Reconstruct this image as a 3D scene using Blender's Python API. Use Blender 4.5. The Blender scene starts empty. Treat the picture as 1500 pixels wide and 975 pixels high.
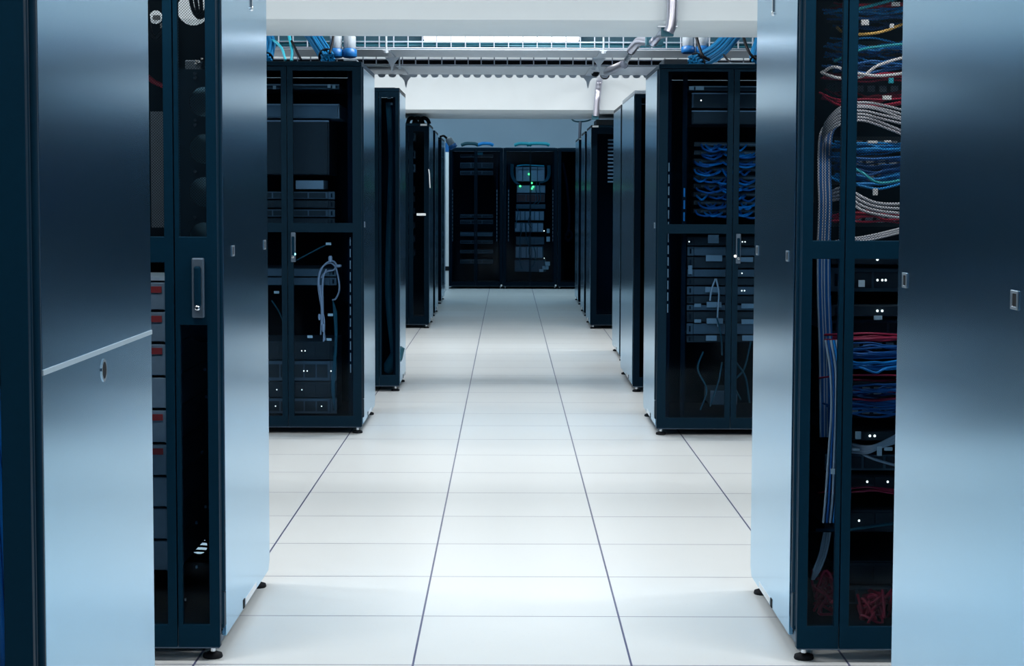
import bpy, bmesh, math, random
from mathutils import Vector, Matrix
random.seed(7)
C = bpy.context.scene.collection
SC = bpy.context.scene

# ------------------------------------------------------------------ camera
F, PITCH, YAW, ROLL, EYE = 2738.85, 0.072123, 0.002342, -0.003255, 1.27797
cp, sp, cy, sy = math.cos(PITCH), math.sin(PITCH), math.cos(YAW), math.sin(YAW)
_f = Vector((sy*cp, cy*cp, -sp)); _r = Vector((cy, -sy, 0)); _u = _r.cross(_f)
RT = math.cos(ROLL)*_r - math.sin(ROLL)*_u
UP = math.sin(ROLL)*_r + math.cos(ROLL)*_u
cam = bpy.data.objects.new('camera', bpy.data.cameras.new('camera')); C.objects.link(cam)
cam.data.sensor_width = 36; cam.data.lens = F/1500*36; cam.data.clip_start = 0.05
cam.matrix_world = Matrix(((RT.x, UP.x, -_f.x, 0), (RT.y, UP.y, -_f.y, 0), (RT.z, UP.z, -_f.z, EYE), (0, 0, 0, 1)))
SC.camera = cam

def at(px, py, Y):
    """measured point of the photograph at a known distance down the aisle"""
    d = _f + RT*((px-750)/F) + UP*(-(py-487.5)/F)
    return Vector((0, 0, EYE)) + d*(Y/d.y)

SC.view_settings.view_transform = 'Standard'
SC.view_settings.look = 'None'
SC.view_settings.gamma = 1
SC.view_settings.exposure = 0.12

# ------------------------------------------------------------------ materials
def nt(name):
    m = bpy.data.materials.new(name); m.use_nodes = True
    t = m.node_tree; t.nodes.clear()
    out = t.nodes.new('ShaderNodeOutputMaterial')
    return m, t, out
def pbr(name, col, rough=.5, metal=0., spec=.5, noise=0., nscale=40., coat=0., bump=0., tint=None):
    m, t, out = nt(name)
    b = t.nodes.new('ShaderNodeBsdfPrincipled')
    b.inputs['Base Color'].default_value = (*col, 1)
    b.inputs['Roughness'].default_value = rough
    b.inputs['Metallic'].default_value = metal
    b.inputs['Specular IOR Level'].default_value = spec
    b.inputs['Coat Weight'].default_value = coat
    if tint: b.inputs['Specular Tint'].default_value = (*tint, 1)
    b.inputs['Coat Roughness'].default_value = .08
    tc = t.nodes.new('ShaderNodeTexCoord')
    nz = t.nodes.new('ShaderNodeTexNoise'); nz.inputs['Scale'].default_value = nscale; nz.inputs['Detail'].default_value = 3
    t.links.new(tc.outputs['Object'], nz.inputs['Vector'])
    mx = t.nodes.new('ShaderNodeMix'); mx.data_type = 'RGBA'
    k = 1-noise
    mx.inputs['A'].default_value = (col[0]*k, col[1]*k, col[2]*k, 1)
    mx.inputs['B'].default_value = (min(1, col[0]*(1+noise)), min(1, col[1]*(1+noise)), min(1, col[2]*(1+noise)), 1)
    t.links.new(nz.outputs['Fac'], mx.inputs['Factor'])
    t.links.new(mx.outputs['Result'], b.inputs['Base Color'])
    if bump:
        bp = t.nodes.new('ShaderNodeBump'); bp.inputs['Strength'].default_value = bump; bp.inputs['Distance'].default_value = .002
        t.links.new(nz.outputs['Fac'], bp.inputs['Height']); t.links.new(bp.outputs['Normal'], b.inputs['Normal'])
    t.links.new(b.outputs['BSDF'], out.inputs['Surface'])
    return m
def emit(name, col, s):
    m, t, out = nt(name)
    e = t.nodes.new('ShaderNodeEmission'); e.inputs['Color'].default_value = (*col, 1); e.inputs['Strength'].default_value = s
    t.links.new(e.outputs['Emission'], out.inputs['Surface'])
    return m
def math_node(t, op, a, b=None):
    n = t.nodes.new('ShaderNodeMath'); n.operation = op
    for i, v in enumerate((a, b)):
        if v is None: continue
        if isinstance(v, (int, float)): n.inputs[i].default_value = v
        else: t.links.new(v, n.inputs[i])
    return n.outputs[0]
FLOOR_X0, FLOOR_Y0, TILE = -0.25726, 5.05123, 0.6
def floor_mat():
    m, t, out = nt('raised_floor_tiles')
    b = t.nodes.new('ShaderNodeBsdfPrincipled')
    tc = t.nodes.new('ShaderNodeTexCoord'); sx = t.nodes.new('ShaderNodeSeparateXYZ')
    t.links.new(tc.outputs['Object'], sx.inputs[0])
    def line(o, off, half):
        a = math_node(t, 'ADD', o, -off + 60*TILE)
        a = math_node(t, 'DIVIDE', a, TILE)
        a = math_node(t, 'FRACT', a)
        a = math_node(t, 'SUBTRACT', a, .5)
        a = math_node(t, 'ABSOLUTE', a)
        return math_node(t, 'GREATER_THAN', a, .5-half/TILE)
    lx = line(sx.outputs[0], FLOOR_X0, .0030); ly = line(sx.outputs[1], FLOOR_Y0, .0028)
    g = math_node(t, 'MAXIMUM', lx, ly)
    # per tile tone
    def cell(o, off):
        a = math_node(t, 'ADD', o, -off + 60*TILE); a = math_node(t, 'DIVIDE', a, TILE); return math_node(t, 'FLOOR', a)
    cb = t.nodes.new('ShaderNodeCombineXYZ')
    t.links.new(cell(sx.outputs[0], FLOOR_X0), cb.inputs[0]); t.links.new(cell(sx.outputs[1], FLOOR_Y0), cb.inputs[1])
    wn = t.nodes.new('ShaderNodeTexWhiteNoise'); wn.noise_dimensions = '3D'; t.links.new(cb.outputs[0], wn.inputs['Vector'])
    nz = t.nodes.new('ShaderNodeTexNoise'); nz.inputs['Scale'].default_value = 9; nz.inputs['Detail'].default_value = 6; nz.inputs['Roughness'].default_value = .7
    t.links.new(tc.outputs['Object'], nz.inputs['Vector'])
    f = math_node(t, 'ADD', math_node(t, 'MULTIPLY', wn.outputs['Value'], .35), math_node(t, 'MULTIPLY', nz.outputs['Fac'], .65))
    mx = t.nodes.new('ShaderNodeMix'); mx.data_type = 'RGBA'
    mx.inputs['A'].default_value = (.665, .705, .72, 1); mx.inputs['B'].default_value = (.73, .77, .785, 1)
    t.links.new(f, mx.inputs['Factor'])
    # small specks
    n2 = t.nodes.new('ShaderNodeTexNoise'); n2.inputs['Scale'].default_value = 55; n2.inputs['Detail'].default_value = 4
    t.links.new(tc.outputs['Object'], n2.inputs['Vector'])
    spk = math_node(t, 'MULTIPLY', math_node(t, 'GREATER_THAN', n2.outputs['Fac'], .68), .12)
    mz = t.nodes.new('ShaderNodeMix'); mz.data_type = 'RGBA'; mz.inputs['B'].default_value = (.42, .5, .55, 1)
    t.links.new(mx.outputs['Result'], mz.inputs['A']); t.links.new(spk, mz.inputs['Factor'])
    m3 = t.nodes.new('ShaderNodeMix'); m3.data_type = 'RGBA'; m3.inputs['B'].default_value = (.085, .10, .20, 1)
    t.links.new(mz.outputs['Result'], m3.inputs['A']); t.links.new(g, m3.inputs['Factor'])
    t.links.new(m3.outputs['Result'], b.inputs['Base Color'])
    r = math_node(t, 'ADD', math_node(t, 'MULTIPLY', nz.outputs['Fac'], .12), .27)
    t.links.new(r, b.inputs['Roughness'])
    b.inputs['Specular IOR Level'].default_value = .45
    t.links.new(b.outputs['BSDF'], out.inputs['Surface'])
    return m
def mesh_mat(name, pitch=.0075, rad=.46, col=(.004, .012, .02)):
    """perforated steel: round holes on a diagonal grid"""
    m, t, out = nt(name)
    tc = t.nodes.new('ShaderNodeTexCoord'); sx = t.nodes.new('ShaderNodeSeparateXYZ'); t.links.new(tc.outputs['Object'], sx.inputs[0])
    k = math.pi/pitch
    a = math_node(t, 'SINE', math_node(t, 'MULTIPLY', math_node(t, 'ADD', sx.outputs[0], sx.outputs[2]), k))
    b_ = math_node(t, 'SINE', math_node(t, 'MULTIPLY', math_node(t, 'SUBTRACT', sx.outputs[0], sx.outputs[2]), k))
    p = math_node(t, 'ABSOLUTE', math_node(t, 'MULTIPLY', a, b_))
    h = math_node(t, 'GREATER_THAN', p, 1-rad-.42)
    b = t.nodes.new('ShaderNodeBsdfPrincipled'); b.inputs['Base Color'].default_value = (*col, 1); b.inputs['Roughness'].default_value = .5; b.inputs['Specular IOR Level'].default_value = .1
    tr = t.nodes.new('ShaderNodeBsdfTransparent')
    mx = t.nodes.new('ShaderNodeMixShader')
    t.links.new(h, mx.inputs[0]); t.links.new(b.outputs[0], mx.inputs[1]); t.links.new(tr.outputs[0], mx.inputs[2])
    t.links.new(mx.outputs[0], out.inputs['Surface'])
    return m
def glass_mat(name, tint, refl=.05, rough=.06):
    m, t, out = nt(name)
    tr = t.nodes.new('ShaderNodeBsdfTransparent'); tr.inputs['Color'].default_value = (*tint, 1)
    g = t.nodes.new('ShaderNodeBsdfGlossy'); g.inputs['Roughness'].default_value = rough; g.inputs['Color'].default_value = (.8, .9, 1, 1)
    fr = t.nodes.new('ShaderNodeFresnel'); fr.inputs['IOR'].default_value = 1.16
    mx = t.nodes.new('ShaderNodeMixShader')
    t.links.new(fr.outputs[0], mx.inputs[0]); t.links.new(tr.outputs[0], mx.inputs[1]); t.links.new(g.outputs[0], mx.inputs[2])
    t.links.new(mx.outputs[0], out.inputs['Surface'])
    return m

M = dict(
    floor=floor_mat(),
    wall=pbr('wall_paint', (.40, .56, .70), .8, noise=.04, nscale=3),
    dark_wall=pbr('unseen_wall_dark_tone', (.02, .045, .08), .7, spec=.2, noise=.1, nscale=3),  # unseen walls darkened to cut bounce and deepen panel reflections
    disc=pbr('blue_grey_plate', (.10, .27, .40), .5, noise=.06),
    duct=pbr('teal_duct_paint', (.01, .07, .11), .5, noise=.1, nscale=6),
    beam=pbr('ceiling_paint', (.76, .83, .87), .75, noise=.03, nscale=5, bump=.05),
    rack=pbr('rack_black_paint', (.003, .012, .024), .42, spec=.16, noise=.15, nscale=60, tint=(.3, .7, 1)),
    rack_blue=pbr('rack_blue_black_paint', (.002, .017, .036), .45, spec=.16, noise=.12, nscale=60, tint=(.2, .65, 1)),
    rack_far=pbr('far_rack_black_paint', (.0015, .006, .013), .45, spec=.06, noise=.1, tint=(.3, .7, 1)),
    bundle=pbr('bundle_blue_sheath', (.002, .125, .30), .5, spec=.25, noise=.2, nscale=20),
    inside=pbr('rack_inner_steel', (.003, .010, .020), .6, spec=.12, noise=.2, tint=(.3, .7, 1)),
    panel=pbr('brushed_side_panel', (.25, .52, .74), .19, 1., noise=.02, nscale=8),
    pale=pbr('pale_steel', (.50, .58, .66), .35, 1., noise=.05),
    plinth=pbr('plinth_steel', (.10, .15, .21), .45, .6, noise=.1),
    seam=pbr('pale_seam_strip', (.48, .62, .72), .4, .3, noise=.03),
    chrome=pbr('chrome', (.75, .80, .85), .18, 1.),
    rubber=pbr('black_rubber', (.006, .008, .012), .7, spec=.2),
    label=pbr('white_label', (.78, .82, .85), .6, noise=.05),
    red_label=pbr('red_label', (.55, .05, .05), .6),
    mesh=mesh_mat('perforated_steel'),
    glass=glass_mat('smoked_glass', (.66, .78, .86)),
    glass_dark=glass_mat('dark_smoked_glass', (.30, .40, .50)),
    server=pbr('server_steel', (.10, .14, .18), .45, .5, noise=.15),
    server_dark=pbr('server_black', (.010, .020, .032), .5, noise=.2),
    server_pale=pbr('server_grey_front', (.30, .37, .44), .5, .2, noise=.1),
    gear_grey=pbr('equipment_grey', (.33, .38, .45), .55, .1, noise=.12),
    gear_brown=pbr('equipment_dark_red', (.10, .035, .035), .6, noise=.2),
    blue=pbr('blue_cable_sheath', (.008, .30, .78), .45, noise=.25, nscale=20),
    dblue=pbr('dark_blue_cable_sheath', (.010, .13, .42), .5, noise=.25, nscale=20),
    cyan=pbr('cyan_cable_sheath', (.02, .42, .55), .45, noise=.2, nscale=20),
    red=pbr('red_cable_sheath', (.46, .018, .06), .45, noise=.2, nscale=20),
    grey=pbr('grey_cable_sheath', (.52, .56, .64), .45, noise=.1, nscale=20),
    white=pbr('white_cable_sheath', (.75, .77, .82), .45, noise=.06, nscale=20),
    lilac=pbr('pale_power_cable_sheath', (.62, .60, .72), .45, noise=.06, nscale=20),
    yellow=pbr('yellow_cable_sheath', (.80, .50, .12), .45, noise=.1, nscale=20),
    black=pbr('black_cable_sheath', (.004, .005, .008), .5, spec=.12, noise=.1, nscale=20),
    teal=pbr('teal_cable_sheath', (.006, .085, .125), .5, noise=.2, nscale=20),
    plug_blue=pbr('blue_plug_plastic', (.004, .11, .34), .4, noise=.08),
    plug_grey=pbr('pale_plug_plastic', (.30, .35, .40), .5, noise=.06),
    galv=pbr('galvanised_steel', (.55, .60, .66), .42, .85, noise=.12, nscale=25),
    wire=pbr('zinc_wire', (.40, .44, .52), .45, .6, noise=.06),
    conduit=pbr('conduit_steel', (.62, .62, .72), .28, .9, noise=.06),
    bracket=pbr('teal_bracket_paint', (.02, .12, .17), .5, noise=.1),
    led_w=emit('white_indicator', (1, .93, .8), 3.),
    led_g=emit('green_indicator', (.1, 1, .25), 3.5),
    led_c=emit('cyan_indicator', (.25, .8, 1), 3.),
    tube=emit('fluorescent_tube', (.95, .97, 1.), 2.6),
    lampbody=pbr('lamp_body_enamel', (.75, .78, .80), .4),
    orange=pbr('orange_tag', (.80, .30, .03), .6),
)

# ------------------------------------------------------------------ mesh building
def catmull(P, n=6):
    P = [Vector(p) for p in P]
    if len(P) == 2: return P
    Q = [P[0]*2-P[1]] + P + [P[-1]*2-P[-2]]
    o = []
    for i in range(1, len(Q)-2):
        a, b, c, d = Q[i-1], Q[i], Q[i+1], Q[i+2]
        for k in range(n):
            t = k/n
            o.append(.5*((2*b)+(c-a)*t+(2*a-5*b+4*c-d)*t*t+(3*b-a-3*c+d)*t**3))
    o.append(P[-1])
    return o

class MB:
    def __init__(s): s.v = []; s.f = []; s.sm = []
    def _add(s, vs, fs, smooth=False):
        o = len(s.v); s.v += [tuple(v) for v in vs]
        for f in fs: s.f.append([i+o for i in f]); s.sm.append(smooth)
        return s
    def box(s, x0, x1, y0, y1, z0, z1):
        x0, x1 = min(x0, x1), max(x0, x1); y0, y1 = min(y0, y1), max(y0, y1); z0, z1 = min(z0, z1), max(z0, z1)
        v = [(x, y, z) for z in (z0, z1) for y in (y0, y1) for x in (x0, x1)]
        return s._add(v, [(0, 2, 3, 1), (4, 5, 7, 6), (0, 1, 5, 4), (2, 6, 7, 3), (0, 4, 6, 2), (1, 3, 7, 5)])
    def tube(s, P, r, n=6, sub=5, smooth=True):
        P = catmull(P, sub) if sub else [Vector(p) for p in P]
        P = [p for i, p in enumerate(P) if i == 0 or (p-P[i-1]).length > 1e-6]
        vs = []; fs = []; prev = None
        for i, p in enumerate(P):
            d = (P[min(i+1, len(P)-1)]-P[max(i-1, 0)]).normalized()
            if prev is None:
                a = Vector((0, 0, 1)) if abs(d.z) < .9 else Vector((1, 0, 0))
                u = d.cross(a).normalized()
            else:
                u = (prev-d*prev.dot(d)).normalized()
            prev = u; w = d.cross(u)
            for k in range(n):
                t = 2*math.pi*k/n
                vs.append(p+(u*math.cos(t)+w*math.sin(t))*r)
        for i in range(len(P)-1):
            for k in range(n):
                fs.append((i*n+k, i*n+(k+1) % n, (i+1)*n+(k+1) % n, (i+1)*n+k))
        s._add(vs, fs, smooth)
        s._add(vs[:n], [list(range(n))[::-1]]); s._add(vs[-n:], [list(range(n))])
        return s
    def lathe(s, c, axis, prof, n=16):
        """prof: list of (radius, distance along axis) from c"""
        ax = Vector(axis).normalized(); a = Vector((0, 0, 1)) if abs(ax.z) < .9 else Vector((1, 0, 0))
        u = ax.cross(a).normalized(); w = ax.cross(u); c = Vector(c); vs = []; fs = []
        for r, h in prof:
            for k in range(n):
                t = 2*math.pi*k/n; vs.append(c+ax*h+(u*math.cos(t)+w*math.sin(t))*r)
        for i in range(len(prof)-1):
            for k in range(n): fs.append((i*n+k, i*n+(k+1) % n, (i+1)*n+(k+1) % n, (i+1)*n+k))
        s._add(vs, fs, True)
        s._add(vs[:n], [list(range(n))[::-1]]); s._add(vs[-n:], [list(range(n))])
        return s
    def ball(s, c, r, n=8):
        return s.lathe((c[0], c[1], c[2]-r), (0, 0, 1), [(max(1e-5, r*math.sin(math.pi*i/6)), r-r*math.cos(math.pi*i/6)) for i in range(7)], n)
    def plate(s, outer, holes, y0, y1, plane='xz'):
        """flat sheet with real openings; outer and holes are 2-D loops, y0..y1 the thickness"""
        bm = bmesh.new()
        es = []
        for lp in [outer]+list(holes):
            vs = [bm.verts.new((p[0], 0, p[1])) for p in lp]
            for i in range(len(vs)): es.append(bm.edges.new((vs[i], vs[(i+1) % len(vs)])))
        bmesh.ops.triangle_fill(bm, use_beauty=True, use_dissolve=False, edges=es)
        bm.verts.index_update()
        n = len(bm.verts)
        def mp(v, y): return (v.co.x, y, v.co.z) if plane == 'xz' else ((y, v.co.x, v.co.z) if plane == 'yz' else (v.co.x, v.co.z, y))
        vs = [mp(v, y0) for v in bm.verts]+[mp(v, y1) for v in bm.verts]
        fs = []
        for f in bm.faces:
            l = [v.index for v in f.verts]; fs.append(l); fs.append([i+n for i in l][::-1])
        for e in es:
            a, b = e.verts[0].index, e.verts[1].index; fs.append((a, b, b+n, a+n))
        bm.free()
        return s._add(vs, fs)
    def build(s, name, mat, parent=None, bevel=0., base=None):
        if parent is None:
            if base is None:
                xs = [v[0] for v in s.v]; ys = [v[1] for v in s.v]; zs = [v[2] for v in s.v]
                base = ((min(xs)+max(xs))/2, (min(ys)+max(ys))/2, min(zs))
        else:
            base = parent['_base']
        b = Vector(base)
        me = bpy.data.meshes.new(name); me.from_pydata([Vector(v)-b for v in s.v], [], s.f)
        me.polygons.foreach_set('use_smooth', s.sm)
        bm = bmesh.new(); bm.from_mesh(me)
        bmesh.ops.recalc_face_normals(bm, faces=bm.faces)
        bm.to_mesh(me); bm.free()
        me.materials.append(M[mat] if isinstance(mat, str) else mat); me.update()
        o = bpy.data.objects.new(name, me); C.objects.link(o)
        if parent is not None: o.parent = parent
        else: o.location = b
        o['_base'] = tuple(b)
        if bevel:
            bv = o.modifiers.new('edge', 'BEVEL'); bv.width = bevel; bv.segments = 2; bv.limit_method = 'ANGLE'
        return o
def rect(a0, a1, b0, b1):
    a0, a1 = min(a0, a1), max(a0, a1); return [(a0, b0), (a1, b0), (a1, b1), (a0, b1)]
def circ(a, b, r, n=20): return [(a+r*math.cos(2*math.pi*i/n), b+r*math.sin(2*math.pi*i/n)) for i in range(n)]
def tag(o, label, cat, group=None):
    o['label'] = label; o['category'] = cat
    if group: o['group'] = group
    return o
def thing(name, label, cat, loc, group=None):
    o = bpy.data.objects.new(name, None); C.objects.link(o); o.location = loc; o.empty_display_size = .1
    o['_base'] = tuple(loc)
    return tag(o, label, cat, group)
def struct(name, mb, mat, **k):
    o = mb.build(name, mat, None, base=(0, 0, 0), **k); o['kind'] = 'structure'; return o

# ------------------------------------------------------------------ room shell
XW, YB, YE, ZC = 5.2, -2.0, 27.6, 2.95
struct('floor', MB().box(-XW, XW, YB, YE, -.08, 0), 'floor')
struct('ceiling', MB().box(-XW, XW, YB, YE, ZC, ZC+.1), 'beam')
struct('wall_left', MB().box(-XW-.1, -XW, YB, YE, 0, ZC), 'dark_wall')
struct('wall_right', MB().box(XW, XW+.1, YB, YE, 0, ZC), 'dark_wall')
struct('wall_back', MB().box(-XW, XW, YE, YE+.1, 0, ZC), 'wall')
struct('wall_front', MB().box(-XW, XW, YB-.1, YB, 0, ZC), 'dark_wall')
struct('ceiling_beam', MB().box(-XW, XW, 9.05, 9.98, 2.128, ZC), 'beam', bevel=.004)
struct('ceiling_beam', MB().box(-XW, XW, 17.6, 19.6, 2.098, ZC), 'beam', bevel=.004)

# ------------------------------------------------------------------ lamps
def lamp(x, y, z, power, label, group, size=1.2, hang=False, col=(1., .985, .96)):
    t = thing('ceiling_lamp', label, 'lamp', (x, y, z), group)
    h = size/2
    b = MB().box(x-h-.03, x+h+.03, y-.09, y+.09, z+.03, z+.07)
    if hang:
        for dx in (-h*.7, h*.7): b.tube([(x+dx, y, z+.06), (x+dx, y, ZC)], .005, 6, 0)
    b.build('lamp_housing', 'lampbody', t, bevel=.004)
    for dy in (-.05, .05): MB().tube([(x-h, y+dy, z+.012), (x+h, y+dy, z+.012)], .013, 10, 0).build('fluorescent_tube', 'tube', t)
    if not power: return
    l = bpy.data.lights.new('lamp_light', 'AREA'); l.shape = 'RECTANGLE'; l.size = size; l.size_y = .2; l.energy = power; l.color = col
    o = bpy.data.objects.new('lamp_light', l); C.objects.link(o); o.location = (x, y, z-.012)
COOL, BLUE = (1., .98, .95), (.60, .86, 1.)
LAMPS = [  # y, xs, z, power, light colour
    (1.7, (-1.15, 1.15), 2.88, 28, COOL), (4.36, (-1.35, 1.35), 2.88, 36, COOL), (6.6, (-2.6, -.9, .9, 2.6), 2.88, 33, COOL),
    (10.6, (-3.1, 0, 3.1), 2.88, 44, COOL), (13.3, (-.8, .8), 2.88, 20, COOL),  # both rows unseen, added to brighten the mid-aisle floor
    (16.0, (-2.4, -.8, .8, 2.4), 2.88, 26, COOL), (21.0, (0,), 2.88, 9, BLUE), (23.2, (-1.2, 1.2), 2.88, 5, BLUE), (25.0, (-1.2, 1.2), 2.88, 22, BLUE), (26.85, (-1.5, 0, 1.5), 2.88, 2.2, BLUE)]  # last row unseen, added over the end racks to brighten the back wall
for y, xs, z, pw, lc in LAMPS:
    for x in xs:
        lamp(x, y, z, pw, 'unseen white twin-tube fluorescent batten fixed to the ceiling above the aisles', 'ceiling battens above the aisles', col=lc)
lamp(-.045, 11.93, 2.272, 0, 'bright fluorescent lamp hanging between the ceiling beams, seen through the cable tray', None, .98, True)

t = MB().box(-4.2, 4.2, 12.03, 12.33, 2.225, 2.60); t = t.build('ventilation_duct', 'duct', bevel=.006); tag(t, 'dark teal duct running across the aisle above the wire trays', 'duct')
# ------------------------------------------------------------------ racks
class Rack: pass
def rack(label, X, s, yf, yb, W=.76, H=2.0, leaves=(), glazing='glass', front='rack', rear=None, roof_trim='rack', panel_split=None,
         latches=(), top_latch=None, sticker=True, top_label=None, panel_y=None, trim=True, feet=True):
    R = Rack(); R.X, R.s, R.yf, R.yb, R.W, R.H = X, s, yf, yb, W, H
    U = lambda u: X+s*u
    R.U = U
    t = thing('server_rack', label, 'server rack', (U(W/2), (yf+yb)/2, 0), 'server racks'); R.root = t
    bx = lambda mb, u0, u1, y0, y1, z0, z1: mb.box(U(u0), U(u1), y0, y1, z0, z1)
    py = panel_y or yf+.075
    # carcass: posts, top and bottom rings, inner uprights
    m = MB()
    for u in (.012, W-.047):
        for y in (py, yb-.045): bx(m, u, u+.035, y, y+.035, .055, H-.03)
    bx(m, .012, W-.012, py, yb-.01, .055, .075)
    m.build('carcass', 'inside', t)
    m = MB(); bx(m, .0, W, yf+.005, yb, H-.028, H-.004); bx(m, .03, W-.03, yf+.04, yb-.04, H-.004, H)
    ro = m.build('roof', roof_trim, t, bevel=.003)
    if top_label:
        u0, u1 = top_label
        bx(MB(), u0, u1, yf-.001, yf+.005, H-.026, H-.008).build('top_sticker', 'label', ro)
    # plinth and feet
    m = MB(); bx(m, .006, W-.006, yf+.012, yf+.03, .034, .098); bx(m, .014, .03, yf+.03, yb-.03, .030, .062); bx(m, W-.03, W-.014, yf+.03, yb-.03, .030, .062)
    bx(m, .014, W-.014, yb-.045, yb-.03, .030, .062)
    m.build('plinth', 'plinth', t, bevel=.002)
    if feet:
        for u in (.03, W-.03):
            for y in (yf+.05, yb-.07):
                f = MB().lathe((U(u), y, 0), (0, 0, 1), [(.026, 0), (.028, .004), (.026, .012), (.012, .017)], 16).build('foot', 'rubber', t)
                MB().lathe((U(u), y, .017), (0, 0, 1), [(.008, 0), (.008, .02)], 10).build('foot_stud', 'chrome', f)
    # side panels
    z0 = .048; ch = .03
    prof = lambda a, b: [(py, a), (yb-.03, a), (yb, a+ch), (yb, b), (py, b)] if a < .1 else [(py, a), (yb, a), (yb, b), (py, b)]
    xs = (U(0), U(.012))
    panels = []
    if panel_split:
        lo = MB().plate(prof(z0, panel_split-.004), [], *xs, plane='yz').build('side_panel', 'panel', t, bevel=.0015)
        up = MB().plate(prof(panel_split+.004, H-.03), [], *xs, plane='yz').build('side_panel', 'panel', t, bevel=.0015)
        bx(MB(), -.002, .010, py, yb, panel_split-.005, panel_split+.005).build('seam_strip', 'seam', t, bevel=.001)
        panels = [lo, up]
    else:
        panels = [MB().plate(prof(z0, H-.03), [], *xs, plane='yz').build('side_panel', 'panel', t, bevel=.0015)]
    MB().plate(prof(z0, H-.03), [], U(W-.012), U(W), plane='yz').build('side_panel', 'rack', t)
    bx(MB(), -.001, .012, py+.01, yb, H-.034, H-.030).build('panel_top_trim', 'pale', t)
    for (y, z, k) in latches:
        p = panels[0]
        if k == 'oval':
            la = MB()
            la.plate([(y+.024*math.cos(a), z+.023*math.sin(a)) for a in [i*math.pi/12 for i in range(24)]],
                     [[(y+.018*math.cos(a), z+.017*math.sin(a)) for a in [i*math.pi/8 for i in range(16)]]], U(-.002), U(0), plane='yz')
            o = la.build('latch', 'chrome', p)
            MB().plate([(y+.018*math.cos(a), z+.017*math.sin(a)) for a in [i*math.pi/8 for i in range(16)]], [], U(-.0015), U(0), plane='yz').build('latch_recess', 'rubber', o)
        else:
            la = MB().plate(rect(y-.022, y+.022, z-.0155, z+.0155), [rect(y-.014, y+.012, z-.0105, z+.0105)], U(-.0025), U(0), plane='yz')
            o = la.build('latch', 'pale', p, bevel=.0015)
            bx(MB(), -.001, 0, y-.014, y+.012, z-.0105, z+.0105).build('latch_recess', 'rubber', o)
    if top_latch:
        y, z = top_latch
        m = MB(); bx(m, -.004, 0, y-.006, y+.006, z-.016, z+.03)
        m.lathe((U(-.006), y, z-.016), (s, 0, 0), [(.006, 0), (.008, .006)], 10)
        m.build('panel_lock', 'chrome', panels[-1])
    if sticker:
        m = MB(); bx(m, -.0012, .0, py+.38, py+.62, .052, .072); m.build('low_label', 'label', panels[0])
        m = MB(); bx(m, -.0014, .0, py+.335, py+.365, .050, .076); m.build('panel_slot', 'rubber', panels[0])
        m = MB()
        for y in (py+.02, py+.06, yb-.10, yb-.06): m.lathe((U(.0125), y, .046), (s, 0, 0), [(.0035, 0), (.004, .003)], 8)
        m.build('plinth_screw', 'chrome', t)
    if trim:
        tr = MB().tube([(U(.006), yf+.048, .19), (U(.006), yf+.048, H-.03)], .014, 10, 0)
        tr.tube([(U(.008), yf+.022, .1), (U(.008), yf+.022, H-.03)], .009, 8, 0)
        tr.build('hinge_rod', front, t)
        hb = MB(); bx(hb, -.006, .02, yf+.03, yf+.07, .085, .188)
        hb.build('hinge_block', front, t, bevel=.006)
    # doors
    R.doors = []
    for (u0, u1, wins) in leaves:
        dz0, dz1 = .04, H-.03
        m = MB().plate(rect(U(u0+.0015), U(u1-.0015), dz0, dz1), [rect(U(a), U(b), c, d) for a, b, c, d, g in wins], yf, yf+.024)
        d = m.build('door', front, t, bevel=.002)
        R.doors.append(d)
        for a, b, c, dd, g in wins:
            mm = g or glazing
            MB().box(U(a-.003), U(b+.003), yf+.011, yf+.014, c-.003, dd+.003).build('door_mesh' if mm == 'mesh' else 'door_glass', mm, d)
    # rear door with optional real openings
    MB().plate(rect(U(.014), U(W-.014), .075, H-.03), rear or [], yb-.012, yb-.002).build('rear_door', 'inside', t)
    return R

def std_leaves(W=.8, zx=(1.09, 1.14), zb=.098, zt=1.952, st=.05, mu=.032):
    h = W/2
    w = lambda a, b: [(a, b, zb, zx[0], None), (a, b, zx[1], zt, None)]
    return [(0, h, w(st, h-mu)), (h, W, w(h+mu, W-st))]
def far_leaves(W, zb=.10, zt=1.93, st=.045, mu=.022):
    h = W/2
    return [(0, h, [(st, h-mu, zb, zt, None)]), (h, W, [(h+mu, W-st, zb, zt, None)])]

# --- nearest pair
NL = lambda g='mesh', cz=(1.10, 1.17), ca=(1.10, 1.17), st=.03: [
    (0, .118, [(st, .104, .103, ca[0], 'glass'), (st, .104, ca[1], 1.95, g)]),
    (.118, .76, [(.145, .735, .103, cz[0], 'glass'), (.145, .735, cz[1], 1.95, g)])]
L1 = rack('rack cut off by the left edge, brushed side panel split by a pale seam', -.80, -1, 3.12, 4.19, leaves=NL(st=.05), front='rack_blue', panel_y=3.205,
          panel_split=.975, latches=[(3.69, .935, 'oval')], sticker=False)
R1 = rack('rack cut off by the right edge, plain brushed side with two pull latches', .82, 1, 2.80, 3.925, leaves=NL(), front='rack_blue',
          latches=[(3.855, 1.111, 'pull'), (3.016, 1.116, 'pull')], sticker=False)
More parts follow.
